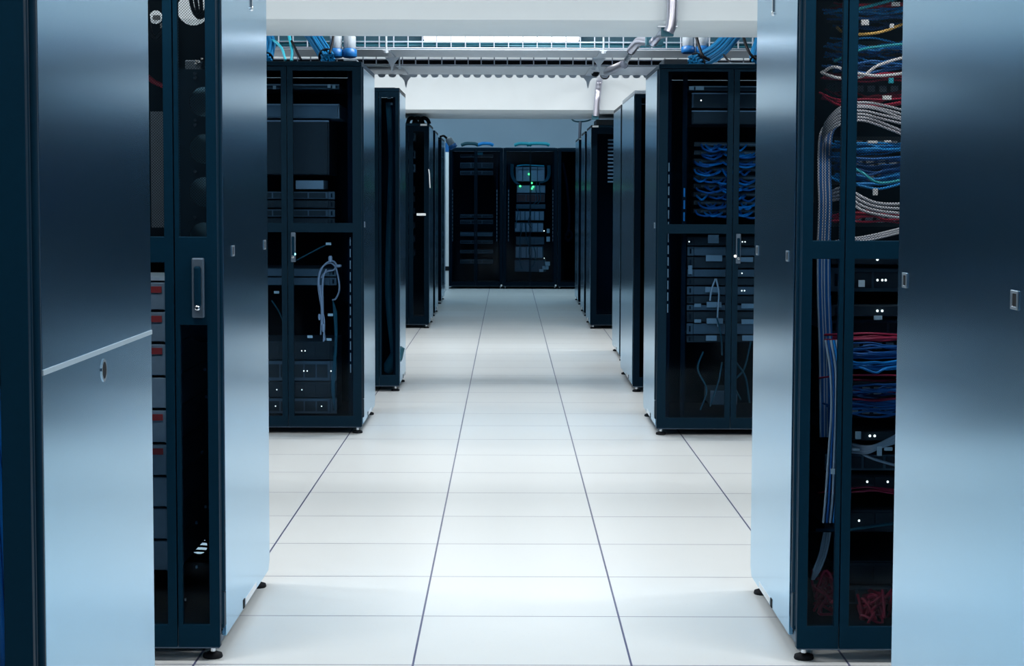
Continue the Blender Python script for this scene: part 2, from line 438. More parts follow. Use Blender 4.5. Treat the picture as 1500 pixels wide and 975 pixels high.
# --- second pair
def hole(px0, px1, py0, py1, Y):
    a = at(px0, py0, Y); b = at(px1, py1, Y); return rect(a.x, b.x, b.z, a.z)
def rhole(px, py, r, Y):
    a = at(px, py, Y); return circ(a.x, a.z, r/F*Y, 18)
L2 = rack('near left rack, mesh door with swing handle and stacked grey servers inside', -.788, -1, 5.08, 6.14, leaves=NL(ca=(.93, 1.17)), front='rack_blue', panel_y=5.185,
          latches=[(5.362, 1.124, 'pull'), (6.06, 1.124, 'pull')], top_latch=(5.779, 1.868),
          rear=[rhole(291, 799, 13, 6.13), rhole(283, 13, 24, 6.13), rhole(228, 25, 10, 6.13)])
R2 = rack('near right rack, mesh doors packed with blue, red and grey patch cables', .798, 1, 5.08, 6.055, leaves=NL(cz=(1.115, 1.165), ca=(1.115, 1.165)), front='rack_blue', panel_y=5.215,
          latches=[(5.334, 1.115, 'pull'), (5.98, 1.113, 'pull')], top_latch=(5.684, 1.850),
          rear=[hole(1256, 1274, 789, 808, 6.04), hole(1285, 1330, 789, 808, 6.04)])
# --- third pair, glass doors facing the camera
L3 = rack('left glass-doored rack with pale looped cables hanging inside', -.785, -1, 10.06, 11.04, W=.80, H=2.004, leaves=std_leaves(), panel_y=10.12, roof_trim='rack',
          latches=[(10.25, 1.13, 'pull')])
R3 = rack('right glass-doored rack with drooping dark blue cable rows inside', .803, 1, 10.03, 11.0, W=.80, H=1.995, leaves=std_leaves(), panel_y=10.09,
          latches=[(10.25, 1.13, 'pull')])
# --- farther ones
L4 = rack('left rack just behind the left glass-doored rack, teal cable inside its door', -.712, -1, 12.28, 13.02, W=.72, H=1.995, leaves=[(0, .135, [(.026, .118, .11, 1.93, None)]), (.135, .72, [(.165, .67, .11, 1.93, None)])], trim=False)
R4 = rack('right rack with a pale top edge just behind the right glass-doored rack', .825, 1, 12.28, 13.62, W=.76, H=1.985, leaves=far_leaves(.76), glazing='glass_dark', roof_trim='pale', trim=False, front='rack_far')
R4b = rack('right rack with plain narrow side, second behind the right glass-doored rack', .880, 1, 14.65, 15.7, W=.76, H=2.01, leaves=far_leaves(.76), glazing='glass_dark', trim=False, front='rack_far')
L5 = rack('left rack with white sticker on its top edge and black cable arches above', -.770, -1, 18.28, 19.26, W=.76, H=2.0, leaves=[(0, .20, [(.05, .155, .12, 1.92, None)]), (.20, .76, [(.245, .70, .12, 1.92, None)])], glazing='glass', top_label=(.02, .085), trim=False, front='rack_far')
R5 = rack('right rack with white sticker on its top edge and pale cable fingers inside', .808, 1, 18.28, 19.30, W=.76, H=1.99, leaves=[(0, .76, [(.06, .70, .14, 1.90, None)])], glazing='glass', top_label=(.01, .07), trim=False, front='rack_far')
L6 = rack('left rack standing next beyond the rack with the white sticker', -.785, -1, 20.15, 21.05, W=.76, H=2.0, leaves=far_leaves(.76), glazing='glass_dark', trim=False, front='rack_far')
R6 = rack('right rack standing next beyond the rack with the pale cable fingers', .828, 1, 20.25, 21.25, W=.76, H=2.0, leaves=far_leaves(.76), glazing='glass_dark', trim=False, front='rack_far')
L7 = rack('farthest rack of the left row, next to the white strip drawn as a bright slit', -.800, -1, 22.5, 23.6, W=.76, H=2.0, leaves=far_leaves(.76), glazing='glass_dark', trim=False, front='rack_far')
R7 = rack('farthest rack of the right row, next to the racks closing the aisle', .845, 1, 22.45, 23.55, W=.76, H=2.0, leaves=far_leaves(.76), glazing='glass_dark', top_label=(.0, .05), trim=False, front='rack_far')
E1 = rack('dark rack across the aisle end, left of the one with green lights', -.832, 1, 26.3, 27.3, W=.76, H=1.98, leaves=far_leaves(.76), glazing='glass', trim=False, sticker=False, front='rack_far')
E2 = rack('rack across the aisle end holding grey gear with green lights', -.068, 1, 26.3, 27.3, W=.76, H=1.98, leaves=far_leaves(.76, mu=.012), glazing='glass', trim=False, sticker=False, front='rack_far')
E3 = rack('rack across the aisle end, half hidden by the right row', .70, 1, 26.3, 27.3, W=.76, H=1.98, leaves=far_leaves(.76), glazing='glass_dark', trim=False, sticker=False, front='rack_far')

# door handles and locks
def swing_handle(door, x, yf, z0, z1, w=.034):
    h = MB().box(x-w/2, x+w/2, yf-.012, yf, z0, z1).build('handle', 'plinth', door, bevel=.004)
    MB().box(x-w*.28, x+w*.28, yf-.026, yf-.008, z0+.03, z1-.022).build('handle_lever', 'rack_blue', h, bevel=.006)
    MB().lathe((x, yf-.026, z0+.028), (0, -1, 0), [(.008, 0), (.008, .004), (.004, .006)], 14).build('lock_cylinder', 'chrome', h)
swing_handle(L2.doors[0], -.8405, 5.08, .950, 1.113)
swing_handle(L3.doors[0], L3.U(.368), 10.06, .93, 1.09, .026)
swing_handle(R3.doors[1], R3.U(.432), 10.03, .93, 1.09, .026)

# slotted uprights: dark steel bar, pale tabs standing in for light behind the slots
def slotted(R, px, Y, py0, py1, n, w=.008, mat='white'):
    a = at(px, py0, Y); b = at(px, py1, Y)
    o = MB().box(a.x-.012, a.x+.012, Y+.002, Y+.02, .08, R.H-.05).build('mounting_rail', 'inside', R.root)
    st = (a.z-b.z)/n; m = MB()
    for i in range(n):
        z = a.z-st*(i+.5); m.box(a.x-w/2, a.x+w/2, Y-.001, Y+.003, z-st*.36, z+st*.36)
    m.build('slot_light_tab', mat, o)
slotted(L3, 513, 10.14, 345, 548, 12, .005)
slotted(R3, 980, 10.11, 236, 460, 13, .006)
slotted(R3, 1002.5, 10.17, 273, 326, 3, .008, 'blue')
for R, px in ((E1, 663), (E1, 728), (E2, 745), (E2, 810)): slotted(R, px, 26.42, 277, 354, 14, .009, 'grey')

# ------------------------------------------------------------------ rack equipment
def leds(parent, pts, mat, r=.0036, y=None):
    for p in pts: MB().ball(p, r, 8).build('status_light', mat, parent)
def top(i): return 'topmost' if i == 0 else ORD[i]+' from top'
ORD = ['topmost', 'second', 'third', 'fourth', 'fifth', 'sixth', 'seventh', 'eighth', 'ninth', 'tenth', 'eleventh', 'twelfth']
def server(name, label, x0, x1, y, z0, h, mat='server_dark', face='server', depth=.6, group=None, slots=0, ledm=None, ledx=(), pale=(), cat='server', grille=True):
    x0, x1 = min(x0, x1), max(x0, x1); xc = (x0+x1)/2
    t = thing(name, label, cat, (xc, y, z0), group)
    MB().box(x0, x1, y+.012, y+depth, z0+.001, z0+h-.001).build('chassis', mat, t)
    b = MB()
    b.box(x0+.02, x1-.02, y, y+.013, z0+.003, z0+h-.003)
    fb = b.build('bezel', face, t, bevel=.0015)
    for e0, e1 in ((x0-.016, x0+.018), (x1-.018, x1+.016)):
        e = MB().box(e0, e1, y+.004, y+.012, z0+.002, z0+h-.002).build('mounting_ear', face, t)
        MB().box((e0+e1)/2-.004, (e0+e1)/2+.004, y-.002, y+.005, z0+h*.25, z0+h*.75).build('ear_handle', 'inside', e)
    if slots:
        w = (x1-x0-.06)/slots
        for i in range(slots):
            MB().box(x0+.03+i*w+.004, x0+.03+(i+1)*w-.004, y-.004, y+.002, z0+h*.18, z0+h*.82).build('drive_bay', 'server_dark', fb)
    for (a, bb, c, d) in pale:
        MB().box(x0+a, x0+bb, y-.005, y+.002, z0+c, z0+d).build('front_label', 'label', fb)
    if ledm: leds(t, [(lx, y-.003, z0+h*.5) for lx in ledx], ledm)
    return t
def cable(label, group, mat, P, r=.0032, name='patch_cable', cat='cable', n=6, sub=5, plug=None):
    o = MB().tube(P, r, n, sub).build(name, mat); tag(o, label, cat, group)
    return o

# --- L2: grey storage servers with red labels
zs = [at(230, y, 5.36).z for y in (412, 455, 502, 551, 599, 649, 697, 743, 790, 836)]
for i in range(9):
    t = thing('storage_server', f'grey pale-fronted server stacked in the near left rack, {top(i)}', 'server', (-1.165, 5.36, zs[i+1]), 'grey servers stacked in the near left rack')
    z0, z1 = zs[i+1]+.002, zs[i]-.002
    MB().box(-1.38, -.955, 5.375, 5.95, z0, z1).build('chassis', 'server', t)
    fr = MB().box(-1.36, -.975, 5.355, 5.376, z0+.002, z1-.002).build('bezel', 'gear_grey', t, bevel=.002)
    for a in (-1.40, -.986):
        e = MB().box(a, a+.036, 5.350, 5.358, z0+.001, z1-.001).build('mounting_ear', 'server_pale', t, bevel=.002)
        MB().box(a+.022, a+.028, 5.345, 5.352, z0+.03, z1-.012).build('ear_handle', 'inside', e)
    if i in (0, 1, 2, 4, 5): MB().box(-1.03, -.992, 5.352, 5.356, z1-.03, z1-.012).build('red_tag', 'red_label', fr)
o = MB().box(-1.02, -.955, 5.36, 5.37, 1.19, 1.52).build('inner_strip', 'server', L2.root)
o = MB().box(-1.38, -.955, 5.37, 5.7, zs[0]+.002, zs[0]+.012).build('papers', 'white'); tag(o, 'flat white sheets lying on top of the grey server stack', 'papers')
# punched cable guide behind the narrow mesh leaf
hs = []
for py in (149, 218, 281, 347, 415, 480):
    p = at(299, py, 5.22); hs.append(circ(p.x, p.z, .041, 24))
MB().plate(rect(-.945, -.812, .95, 1.63), hs, 5.215, 5.222).build('punched_cable_guide', 'inside', L2.root)
MB().box(-.945, -.812, 5.262, 5.27, .95, 1.62).build('guide_back', 'disc', L2.root)
m = MB()
for py in (108, 114, 176, 183, 251, 318): p = at(286, py, 5.212); m.lathe(p, (0, -1, 0), [(.005, 0), (.005, .004)], 8)
m.build('guide_screw', 'chrome', L2.root)
for k, (px, py) in enumerate(((302, 581), (296, 662), (301, 742), (288, 765), (288, 830), (272, 878), (300, 541))):
    p = at(px, py, 5.16); m = MB().box(p.x-.003, p.x+.003, 5.158, 5.164, p.z-.004, p.z+.004); m.build('cage_nut', 'chrome', L2.root)
for k in range(7):
    a = at(276, 780+k*6, 6.1); b = at(306, 772+k*7, 6.12)
    cable('thin black cable crossing the bright opening low in the near left rack', 'black cables across the bright opening', 'black', [(a.x-.05, 6.02, a.z-.02), ((a.x+b.x)/2, 5.99, (a.z+b.z)/2+.012), (b.x+.04, 6.02, b.z)], .004)
for k in range(3):
    cable('black cable loop near the top behind the near left mesh door', 'black loops at the top of the near left rack', 'black', [at(275+8*k, -30, 6.0), at(283+6*k, 15, 5.98), at(296-3*k, 25, 5.95), at(306, 4+6*k, 6.0)], .007)
cable('black cable arc hanging behind the left leaf of the near left rack', None, 'black', [at(214, 5, 5.45), at(220, 48, 5.45), at(232, 54, 5.45), at(243, 30, 5.45), at(246, -10, 5.45)], .008)
cable('dark red cable end hanging beside the black arc in the near left rack', None, 'red', [at(216, 112, 5.5), at(226, 120, 5.5), at(240, 126, 5.5), at(252, 130, 5.5)], .008)
for i, (px, py) in enumerate(((229, 26), (240, 38))):  # pale chips put in as glints among the cables
    p = at(px, py, 5.44); o = MB().box(p.x-.010, p.x+.010, 5.435, 5.45, p.z-.006, p.z+.007).build('cable_tag', 'label', bevel=.001); tag(o, ('pale chip standing for a glint, top of the near left rack, left leaf', 'pale glint chip just right of the first, near the left mullion')[i], 'tag')
o = MB().box(at(283, 85, 5.3).x-.02, at(283, 85, 5.3).x+.025, 5.28, 5.40, 1.62, 1.66).build('network_adapter', 'server', bevel=.003); tag(o, 'small grey adapter box between the round openings of the cable guide', 'adapter')
m = MB()
for px, py in ((288, 89), (292, 91), (287, 93), (296, 86)):
    p = at(px, py, 5.277); m.box(p.x-.003, p.x+.003, 5.272, 5.279, p.z-.002, p.z+.002)
x = m.build('adapter_port', 'label', o)
# swap the helper's parent offset: the adapter is its own base

# --- L1: blue cables behind the first door
for k in range(9):
    x = -.853-.012*(k % 4); y = 3.19+.012*(k//3)
    cable('blue cable hanging behind the door of the rack at the left edge', 'blue cables at the left edge', 'blue', [(x-.05, y, 1.05), (x-.012, y, .85), (x+.004, y, .55), (x-.004+.004*k, y, .30), (x-.01, y, .1)], .006)

# --- R2: patch panels and cables
def arc_cables(py, n, mat, label, group, left=1210, right=1345, spread=8, sag=10, Y=(5.26, 5.40), r=.0034, rise=0):
    for i in range(max(3, round(n*.82))):
        o = random.uniform(-spread, spread); y = random.uniform(*Y)
        l = left+random.uniform(-6, 30); sg = sag+random.uniform(-7, 7); e = random.uniform(-spread, spread)*.6
        w = lambda: random.uniform(-.45, .45)*spread
        P = [at(l, py+o+e+sg*.2, y+.05), at(l+26, py+o+sg*.7+w(), y), at((l+right)/2-6, py+o+sg+w(), y-.01), at(right-46, py+o+sg*.8+rise*.5+w(), y), at(right, py+o+rise-e, y+.04)]
        cable(label, group, mat, P, r*random.uniform(.85, 1.2))
R2X = (.945, 1.385)
rows = [(16, 'blue', 9, 9, 6, 'uppermost tangle'), (32, 'dblue', 6, 6, 4, 'uppermost tangle'), (72, 'blue', 16, 13, 2, 'upper tangle'), (92, 'dblue', 10, 9, 4, 'upper tangle'),
        (214, 'blue', 11, 8, 6, 'middle layers'), (236, 'dblue', 12, 8, 6, 'middle layers'), (258, 'blue', 10, 8, 8, 'lowest of the middle layers'),
        (512, 'dblue', 14, 8, 2, 'dense lower layers'), (530, 'blue', 10, 8, 6, 'dense lower layers'), (570, 'dblue', 14, 9, 3, 'dense lower layers'), (596, 'dblue', 14, 9, 3, 'dense lower layers')]
for py, mat, n, spr, sag, nm in rows:
    c = 'bright blue' if mat == 'blue' else 'dark blue'
    arc_cables(py, n, mat, f'{c} patch cable in the {nm} of the near right rack', f'{c} patch cables, {nm}', spread=spr, sag=sag)
for py, n, spr, sag, nm in ((8, 5, 4, 4, 'at the top'), (112, 7, 8, 4, 'behind the white loop'), (138, 9, 9, 10, 'above the grey bundle'), (322, 7, 7, -4, 'below the white-grey pair'), (494, 7, 4, 2, 'above the dense blue layers'), (550, 3, 3, 3, 'between the dense blue layers'), (578, 3, 2, 2, 'within the lowest blue layers'), (720, 4, 5, -8, 'low in the rack')):
    arc_cables(py, n, 'red', f'dark red patch cable {nm} in the near right rack', f'red patch cables {nm}', spread=spr, sag=sag, left=1205)
for k in range(7):
    o = k*4.4-13+random.uniform(-1.5, 1.5)
    cable('grey cable in the thick arched bundle behind the near right mesh doors', 'thick arched grey bundle', 'grey',
          [at(1204, 205+o*.6, 5.34), at(1212, 184+o*.7, 5.28), at(1236, 166+o, 5.25), at(1262, 162+o, 5.24), at(1292, 168+o*1.2, 5.25), at(1345, 186+o*1.3+random.uniform(-7, 7), 5.28)], .0036)
for k in range(4):
    o = k*4.
    cable('pale grey cable in the sagging pair band below the middle blue layers', 'pale sagging cables mid rack', 'grey',
          [at(1214, 282+o, 5.33), at(1238, 274+o*1.5, 5.27), at(1262, 288+o*1.6, 5.25), at(1290, 298+o*1.4, 5.25), at(1345, 302+o*2-4, 5.27)], .0042)
for k in range(3):
    cable('pale grey cable rising to the right below the red layer, near right rack', 'pale rising cables mid rack', 'grey',
          [at(1212, 356+3*k, 5.33), at(1240, 350+2*k, 5.28), at(1275, 345+3*k, 5.26), at(1345, 328+3*k, 5.27)], .0036)
cable('yellow patch cable sagging near the top of the near right rack', None, 'yellow', [at(1226, 40, 5.30), at(1238, 48, 5.25), at(1268, 50, 5.23), at(1300, 44, 5.23), at(1345, 25, 5.28)], .0042)
cable('white cable arching up to the right behind the near right mesh doors', None, 'white', [at(1203, 106, 5.28), at(1228, 114, 5.24), at(1262, 112, 5.22), at(1288, 95, 5.22), at(1345, 78, 5.26)], .0045)
cable('white cable running level below the arching white one', None, 'white', [at(1203, 107, 5.28), at(1222, 98, 5.25), at(1250, 106, 5.22), at(1290, 111, 5.21), at(1345, 104, 5.25)], .0045)
cable('pale cyan patch cable slanting across the top of the near right rack', None, 'cyan', [at(1240, 18, 5.28), at(1270, 10, 5.24), at(1300, 2, 5.24), at(1345, -12, 5.26)], .0045)
cable('pale cyan patch cable lying along the upper blue tangle', None, 'cyan', [at(1222, 90, 5.30), at(1258, 74, 5.25), at(1290, 68, 5.24), at(1345, 62, 5.26)], .004)
cable('pale cyan patch cable curling over the lowest middle layer', None, 'cyan', [at(1235, 240, 5.30), at(1262, 252, 5.25), at(1290, 268, 5.24), at(1345, 258, 5.26)], .004)
# vertical bundle at the narrow leaf
for k in range(10):
    x = 1199+1.9*k
    mt = ('grey', 'dblue', 'dblue', 'grey', 'dblue')[k % 5]
    cn = 'grey' if mt == 'grey' else 'dark blue'
    cable(f'{cn} cable in the tied vertical bundle behind the narrow right mesh leaf', f'{cn} cables of the tied vertical bundle', mt,
          [at(x+14, 178, 5.36), at(x+2, 200, 5.33), at(x, 255, 5.31), at(x+1, 300, 5.30), at(x-1, 360, 5.31), at(x-1, 430, 5.31), at(x+2, 520, 5.33), at(x+3, 640, 5.33)], .0038)
for k in range(8):
    x = 1212+4*k
    mt = ('grey', 'dblue', 'grey', 'blue')[k % 4]; cn = {'grey': 'grey', 'dblue': 'dark blue', 'blue': 'blue'}[mt]
    cable(f'{cn} cable in the long hank hanging low behind the narrow right leaf', f'{cn} cables of the low hanging hank', mt,
          [at(x-3, 498, 5.24), at(x+4, 540, 5.22), at(x+6-k, 600, 5.21), at(x+2, 660, 5.22), at(x-2+k, 720, 5.22), at(x-6+k, 765, 5.24)], .0036)
for k in range(4):
    cable('grey flex fanning down to the red heap behind the narrow right leaf', 'grey flexes above the red heap', 'grey', [at(1216-3*k, 780, 5.30), at(1210-3*k, 810, 5.26), at(1202-3*k, 832, 5.24), at(1192-k, 848, 5.26)], .0034)
heap = MB()
for k in range(44):
    px, py = random.choice(((1210, 868), (1212, 888), (1290, 895), (1275, 902)))
    P = [at(px+random.uniform(-20, 20), py+random.uniform(-34, 12), 5.24+random.uniform(0, .12)) for _ in range(4)]
    heap.tube(P, .0042, 6, 5)
o = heap.build('red_cable_heap', 'red'); tag(o, 'heap of dark red cables at the bottom of the near right rack', 'cables'); o['kind'] = 'stuff'
for z in (1.50, 1.27, 1.13, .80):
    o = MB().box(.828, .866, 5.285, 5.36, z, z+.010).build('cable_tie', 'black', bevel=.001); tag(o, {1.50: 'topmost', 1.27: 'second', 1.13: 'third', .80: 'lowest'}[z]+' black tie around the vertical bundle, narrow right leaf', 'cable tie')
# patch panels and gear of R2
def patch_panel(label, py, hpx, Y=5.44, x0=.945, x1=1.385, mat='server_dark', ports='server_pale', group='patch panels in the near right rack'):
    a = at(1280, py, Y).z; h = hpx/F*Y
    t = thing('network_patch_bay', label, 'patch bay', ((x0+x1)/2, Y, a-h), group)
    MB().box(x0, x1, Y, Y+.15, a-h, a).build('panel_plate', mat, t)
    n = 12; w = (x1-x0-.04)/n
    for i in range(n):
        MB().box(x0+.02+i*w+.006, x0+.02+(i+1)*w-.006, Y-.006, Y+.001, a-h*.72, a-h*.28).build('port', ports, t)
    return t
for i, (py, hh) in enumerate(((4, 22), (60, 22), (120, 20), (200, 22), (228, 20), (250, 20), (310, 22), (495, 22), (560, 24), (590, 22))):
    patch_panel(f'dark patch bay in the near right rack, {top(i)}', py, hh)
def r2gear(name, label, p0, p1, Y, mat, face, lds=(), slots=0, depth=.5):
    z1 = at(1290, p0, Y).z; z0 = at(1290, p1, Y).z
    return server(name, label, .945, 1.385, Y, z0, z1-z0, mat, face, depth, 'network gear in the near right rack', slots, 'led_w', [at(px, (p0+p1)/2, Y).x for px in lds])
r2gear('network_switch', 'dark switch with two white lights just below the near right crossbar', 372, 388, 5.36, 'server_dark', 'server_dark', (1285,))
r2gear('network_switch', 'grey switch with three lights, second below the near right crossbar', 392, 428, 5.38, 'server', 'server', (1285, 1292, 1297), 5)
r2gear('network_switch', 'grey switch with two white lights above the red layer, near right rack', 446, 464, 5.36, 'server', 'server_dark', (1285, 1292))
r2gear('network_switch', 'grey switch with blanked slots directly above the dense blue layers', 468, 490, 5.40, 'server_pale', 'server', (), 3)
r2gear('network_switch', 'dark switch with two small white lights below the dense blue layers', 630, 646, 5.36, 'server_dark', 'server_dark', (1274, 1281))
r2gear('rack_server', 'dark server below the pale flex loops in the near right rack', 664, 690, 5.42, 'server_dark', 'server', (), 6)
r2gear('rack_server', 'dark server with white specks, above the slanting red cables', 694, 716, 5.42, 'server_dark', 'server_dark', (1270, 1300), 4)
r2gear('rack_server', 'dark server just above the bright openings of the near right rack', 744, 780, 5.40, 'server_dark', 'server_dark', (1258,), 4)
r2gear('rack_server', 'dark server just below the bright openings of the near right rack', 822, 856, 5.40, 'server', 'server_dark', (), 4)
r2gear('rack_server', 'lowest server of the near right rack, above the red heap', 858, 886, 5.40, 'server', 'server', (1270,), 8)
for k in range(4):
    cable('pale flex sagging across the lower near right rack', 'pale flexes low in the near right rack', 'grey', [at(1248, 650+4*k, 5.34), at(1270, 654+3*k, 5.28), at(1292, 648+2*k, 5.26), at(1345, 620+6*k, 5.30)], .0044)
cable('grey flex drooping to the right under the pale flexes, near right rack', None, 'grey', [at(1254, 658, 5.33), at(1280, 672, 5.28), at(1345, 690, 5.32)], .004)
cable('teal cable running level low in the near right rack', None, 'teal', [at(1196, 776, 5.33), at(1240, 776, 5.28), at(1280, 770, 5.27), at(1345, 762, 5.30)], .005)
cable('black cable sagging across the bright openings, near right rack', None, 'black', [at(1248, 800, 5.9), at(1275, 806, 5.88), at(1310, 806, 5.88), at(1350, 798, 5.9)], .007)
TG = [(1299, 143, 13, 6, 'white tag on the red layer above the grey bundle'), (1312, 6, 12, 6, 'white tag at the top corner of the near right rack'), (1282, 281, 7, 10, 'small white plug hanging under the middle blue layers'),
      (1267, 33, 11, 8, 'white tag left of the yellow cable end'), (1306, 38, 6, 6, 'small white tag above the yellow cable end'), (1278, 208, 14, 4, 'white tag lying on the first middle blue layer'), (1300, 207, 10, 3, 'thin white tag right on the first middle blue layer'),
      (1312, 366, 8, 8, 'white plug at the crossbar beside the right side panel'), (1262, 415, 9, 10, 'pale plug on the left of the grey switch'), (1286, 465, 12, 6, 'pale tag tilted under the two white lights'), (1301, 657, 12, 5, 'pale red-banded tag below the pale flexes'),
      (1288, 660, 7, 14, 'pale tag hanging from the pale flexes'), (1257, 637, 8, 11, 'pale tag at the left end of the pale flexes'), (1223, 690, 12, 8, 'pale clip around the low hanging hank'), (1254, 658, 10, 3, 'thin bright tag near the mullion of the near right rack'),
      (1305, 118, 7, 8, 'cyan tag hanging beside the level white cable')]
for px, py, w, h, lb in TG:
    p = at(px, py, 5.205); k = 5.205/F
    o = MB().box(p.x-w*k/2, p.x+w*k/2, 5.20, 5.208, p.z-h*k/2, p.z+h*k/2).build('cable_tag', 'cyan' if 'cyan' in lb else 'label', bevel=.0008); tag(o, lb, 'tag', 'cable tags in the near right rack')

# --- L3 contents
def stack(R, name, label_fn, Y, edges, px0, px1, mats, n0=0, ledfn=None, slots=0, group=None, cat='server'):
    x0, x1 = at(px0, 300, Y).x, at(px1, 300, Y).x
    for i in range(len(edges)-1):
        z1, z0 = at(470, edges[i]+1.2, Y).z, at(470, edges[i+1], Y).z
        md, mf = mats[i % len(mats)]
        server(name, label_fn(i), x0, x1, Y, z0, z1-z0, md, mf, .5, group, slots, 'led_w' if ledfn and ledfn(i) else None, [at(p, 300, Y).x for p in (ledfn(i) if ledfn else ())], cat=cat)
YL = 10.22
stack(L3, 'rack_server', lambda i: f'server in middle stack of the left glass-doored rack, {top(i)}', YL, [279, 292, 305, 318, 330], 365, 486, [('server_dark', 'server'), ('server_dark', 'server_dark')], slots=4, group='middle servers, left glass-doored rack')
stack(L3, 'rack_server', lambda i: f'server behind the pale cable loops, left glass-doored rack, {top(i)}', YL, [392, 405, 418], 365, 488, [('server', 'server')], slots=0, group='servers behind the pale cable loops')
stack(L3, 'rack_server', lambda i: f'server with white lights, bottom stack, left glass-doored rack, {top(i)}', YL, [499, 527, 558, 582, 606], 365, 488, [('server', 'server_dark'), ('server', 'server')], ledfn=lambda i: ((441, 446), (444, 449, 484), (441, 404), (402, 470))[i], slots=6, group='bottom servers, left glass-doored rack')
for (lb, p0, p1, a, b, md, nm) in (('pale grey shelf unit near the top of the left glass-doored rack', 152, 173, 365, 497, 'gear_grey', 'equipment_shelf'),
                                   ('large black unit under the grey shelf, left glass-doored rack', 176, 256, 365, 482, 'server_dark', 'power_unit'),
                                   ('slim shelf at the top of the left glass-doored rack', 123, 130, 365, 497, 'server', 'equipment_shelf')):
    z1, z0 = at(470, p0, YL).z, at(470, p1, YL).z; x0, x1 = at(a, 300, YL).x, at(b, 300, YL).x
    t = thing(nm, lb, 'equipment', ((x0+x1)/2, YL, z0))
    MB().box(x0, x1, YL+.03, YL+.5, z0, z1).build('body', md, t, bevel=.003)
    MB().box(x0+.01, x1-.01, YL+.015, YL+.031, z0+.006, z1-.006).build('front_plate', 'server' if md == 'gear_grey' else 'server_dark', t)
    MB().box(x0, x1, YL+.01, YL+.03, z1-.008, z1).build('front_edge', 'gear_grey', t)
p0, p1 = at(433, 264, YL), at(474, 277, YL)
o = MB().box(p0.x, p1.x, YL, YL+.25, p1.z, p0.z).build('paper_box', 'gear_grey', bevel=.002); tag(o, 'pale flat box above the middle servers of the left glass-doored rack', 'box')
for i, (px, py) in enumerate(((482, 126), (489, 127), (402, 128))):
    p = at(px, py, YL-.01); o = MB().box(p.x-.008, p.x+.008, YL-.012, YL-.004, p.z-.009, p.z+.009).build('cable_tag', 'label'); tag(o, ('small white tag on the top shelf of the left glass-doored rack', 'second small white tag right beside the first, top shelf', 'white tag at left end of the top shelf, left glass-doored rack')[i], 'tag')
YC = 10.13
Q = lambda *pts: [at(x, y, YC+.012*i) for i, (x, y) in enumerate(pts)]
cable('pale power cable looped wide and hanging in the left glass-doored rack', None, 'lilac', Q((474, 500), (475, 470), (470, 445), (466, 415), (470, 394), (482, 385), (491, 390), (496, 408), (497, 425), (492, 437), (487, 439)), .0050, 'power_cable')
cable('pale power cable with small top loop beside the wide-looped one', None, 'lilac', Q((472, 478), (471, 440), (467, 412), (472, 392), (484, 382), (492, 386), (489, 395), (478, 398), (470, 410), (471, 450), (470, 490)), .0050, 'power_cable')
cable('pale power cable hanging straight under the loops', None, 'lilac', Q((478, 394), (473, 410), (473, 450), (474, 475), (476, 498)), .0050, 'power_cable')
for i, (px, py, w, h) in enumerate(((484, 379, 6, 9), (468, 464, 4, 9), (474, 480, 5, 12), (496, 389, 9, 4))):
    p = at(px, py, YC); k = YC/F
    o = MB().lathe((p.x, YC-.004, p.z-h*k/2), (0, 0, 1), [(w*k*.35, 0), (w*k*.5, h*k*.3), (w*k*.5, h*k*.8), (w*k*.3, h*k)], 10).build('cable_plug', 'lilac'); tag(o, ('pale plug at the top of the cable loops', 'small pale plug halfway down the hanging cables', 'pale plug low on the hanging cables', 'pale plug lying right of the cable loops')[i], 'plug')
for i, (px, py) in enumerate(((481, 357), (454, 493), (484, 461), (482, 497), (405, 428))):
    p = at(px, py, YC); o = MB().box(p.x-.014, p.x+.014, YC, YC+.006, p.z-.007, p.z+.007).build('cable_tag', 'label', bevel=.001); tag(o, ('white tag just under the crossbar, left glass-doored rack', 'white tag left below the hanging cables', 'white tag right of the hanging cables', 'pale tag below the hanging cables', 'white tag in the left pane below the crossbar')[i], 'tag')
cable('dark teal cable slanting up to the white tag, left glass-doored rack', None, 'teal', Q((432, 382), (455, 370), (470, 362), (482, 357)), .004)
cable('dark cable curving down in the left pane of the left glass-doored rack', None, 'teal', Q((398, 440), (408, 455), (414, 470), (416, 480)), .004)
for k in range(6):
    cable('thin dark teal cable hanging at the right of the lower servers, left glass-doored rack', 'dark hanging cables of the left glass-doored rack', 'teal', Q((488+k, 440+3*k), (491+k % 3, 500), (486+2*k % 5, 560), (490, 600)), .004)
leds(L3.root, [at(432, 372, 10.05)], 'led_c', .006)

# --- L4 contents
cable('teal cable hanging the full height behind the door of the narrow left rack', None, 'teal', [at(570, 150, 12.42), at(574, 230, 12.42), at(571, 330, 12.42), at(569, 420, 12.42), at(572, 470, 12.42), at(577, 520, 12.42), at(570, 540, 12.42)], .026)
o = MB().lathe(at(566, 545, 12.42), (.5, 0, .8), [(.02, 0), (.045, .04), (.045, .13), (.02, .2)], 12).build('cable_plug', 'teal'); tag(o, 'teal plug at the foot of the long teal cable', 'plug')
for i, (px, py) in enumerate(((570, 143), (575, 152))):  # small white chips modelled in place of glints
    p = at(px, py, 12.4); o = MB().box(p.x-.012, p.x+.012, 12.39, 12.4, p.z-.007, p.z+.007).build('cable_tag', 'label'); tag(o, ('upper white chip standing for a glint at the top of the narrow left rack', 'lower white chip standing for a glint at the top of the narrow left rack')[i], 'tag')
